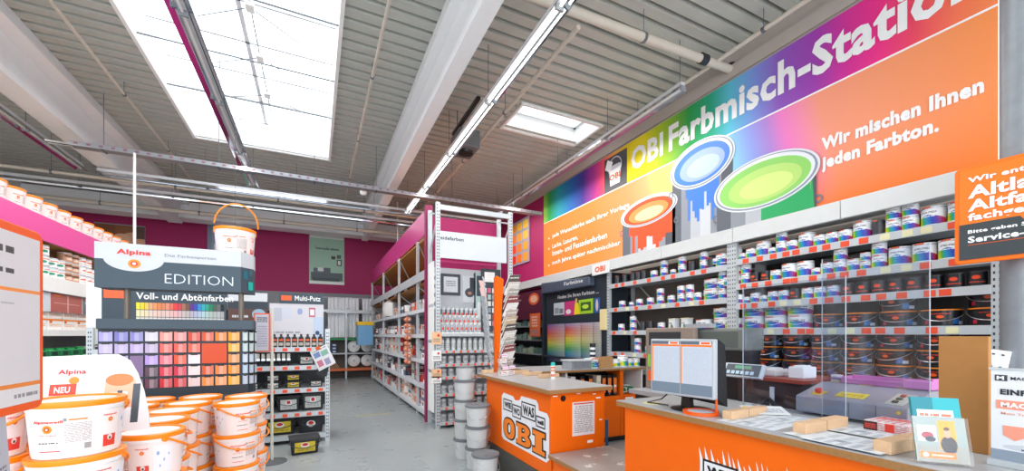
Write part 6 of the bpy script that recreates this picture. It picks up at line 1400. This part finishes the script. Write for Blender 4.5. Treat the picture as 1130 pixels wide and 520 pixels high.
# grey pails beside the counter
gpl = T('render_pail', 'x', 'pail')
MB().lathe([(0, 0), (.118, 0), (.135, .205), (.14, .21), (.14, .225), (0, .226)], 28).build('body', [label_mat('render_pail_print', 'c4c6c6', [(.42, .6, .15, .19, '8c8c8c'), (.62, .8, .0, .9, 'a8a49c')], rough=.4)], gpl, smooth=True)
MB().lathe([(.143, .215), (.148, .222), (.148, .238), (.14, .241), (.125, .235), (0, .235)], 28).build('lid', [M('render_lid', '70757a', .35)], gpl, smooth=True)
MB().tube([(.148*cos(a), -.15*sin(a)-.002, .19-.10*sin(a)) for a in [pi*i/14 for i in range(15)]], .003, 6).build('handle', [wire], gpl)
gpp_ = Proto(gpl)
for x, y, n, nm_ in [(1.70, 4.42, 3, 'the stack touching the counter plinth'), (1.70, 4.86, 4, 'the tall stack behind the plinth stack')]:
    for j in range(n): gpp_((x, y, .001+j*.243), random.uniform(-.3, .3), f'grey plaster pail, {["lowest", "second lowest", "third", "highest"][j]} in {nm_}', 'grey pails by the counter')
gpp_((1.62, 3.98, .001), .4, 'single low grey pail standing before the counter stacks', 'grey pails by the counter', (1, 1, 1.2))
gpp_((1.70, 4.86, .001+4*.243), .4, 'small grey pail crowning the tall stack', 'grey pails by the counter', (.78, .78, .7))

# ------------------------------------------------------------------ camera and light
cam = bpy.data.cameras.new('camera'); cam.sensor_width = 36; cam.lens = CF/1130*36; cam.shift_y = 110/1130; cam.clip_start = .05; cam.clip_end = 200
co_ = bpy.data.objects.new('camera', cam); COL.objects.link(co_); co_.location = (0, 0, EYE); co_.rotation_euler = (pi/2, 0, -CA); SC.camera = co_
wd = bpy.data.worlds.new('sky'); SC.world = wd; wd.use_nodes = True
bg = wd.node_tree.nodes['Background']; bg.inputs[0].default_value = (.88, .94, 1, 1); bg.inputs[1].default_value = 3.0
def area(nm, loc, rot, sx, sy, e, col=(1, .97, .93), portal=False):
    l = bpy.data.lights.new(nm, 'AREA'); l.shape = 'RECTANGLE'; l.size = sx; l.size_y = sy; l.energy = e; l.color = col
    if portal: l.cycles.is_portal = True
    o = bpy.data.objects.new(nm, l); COL.objects.link(o); o.location = loc; o.rotation_euler = rot; return o
area('skylight_portal', (-.95, 6.67, 6.2), (0, 0, 0), 2.4, 7.3, 1, portal=True)
area('small_skylight_portal', (4.16, 6.8, 6.0), (0, 0, 0), 1.6, .8, 1, portal=True)
area('open_end_portal', (-.8, -2.5, 2.8), (pi/2, 0, 0), 12.4, 5.6, 1, portal=True)  # unseen end of the room, left open to let in fill light
for x, y0, y1, z in [(-1.2, 3.4, 10.5, 4.77), (2.2, 1.6, 10.84, 4.77), (-4.12, 4, 10.9, 4.77), (4.55, 4, 10.4, 4.89)]:
    area('strip_fill', (x, (y0+y1)/2, z-.02), (0, 0, 0), .03, y1-y0, 90)  # area lights added under the strips, most of which have unlit tubes
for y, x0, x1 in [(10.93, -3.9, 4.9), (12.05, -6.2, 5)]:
    area('strip_fill', ((x0+x1)/2, y, 4.74), (0, 0, 0), x1-x0, .03, 35)  # added light below the cross strips, whose own tubes are unlit
vs = SC.view_settings; vs.view_transform = 'Standard'; vs.look = 'None'; vs.gamma = 1; vs.exposure = .36; vs.use_curve_mapping = False
SC.cycles.use_denoising = True; SC.cycles.max_bounces = 8; SC.cycles.transparent_max_bounces = 16; SC.cycles.diffuse_bounces = 5
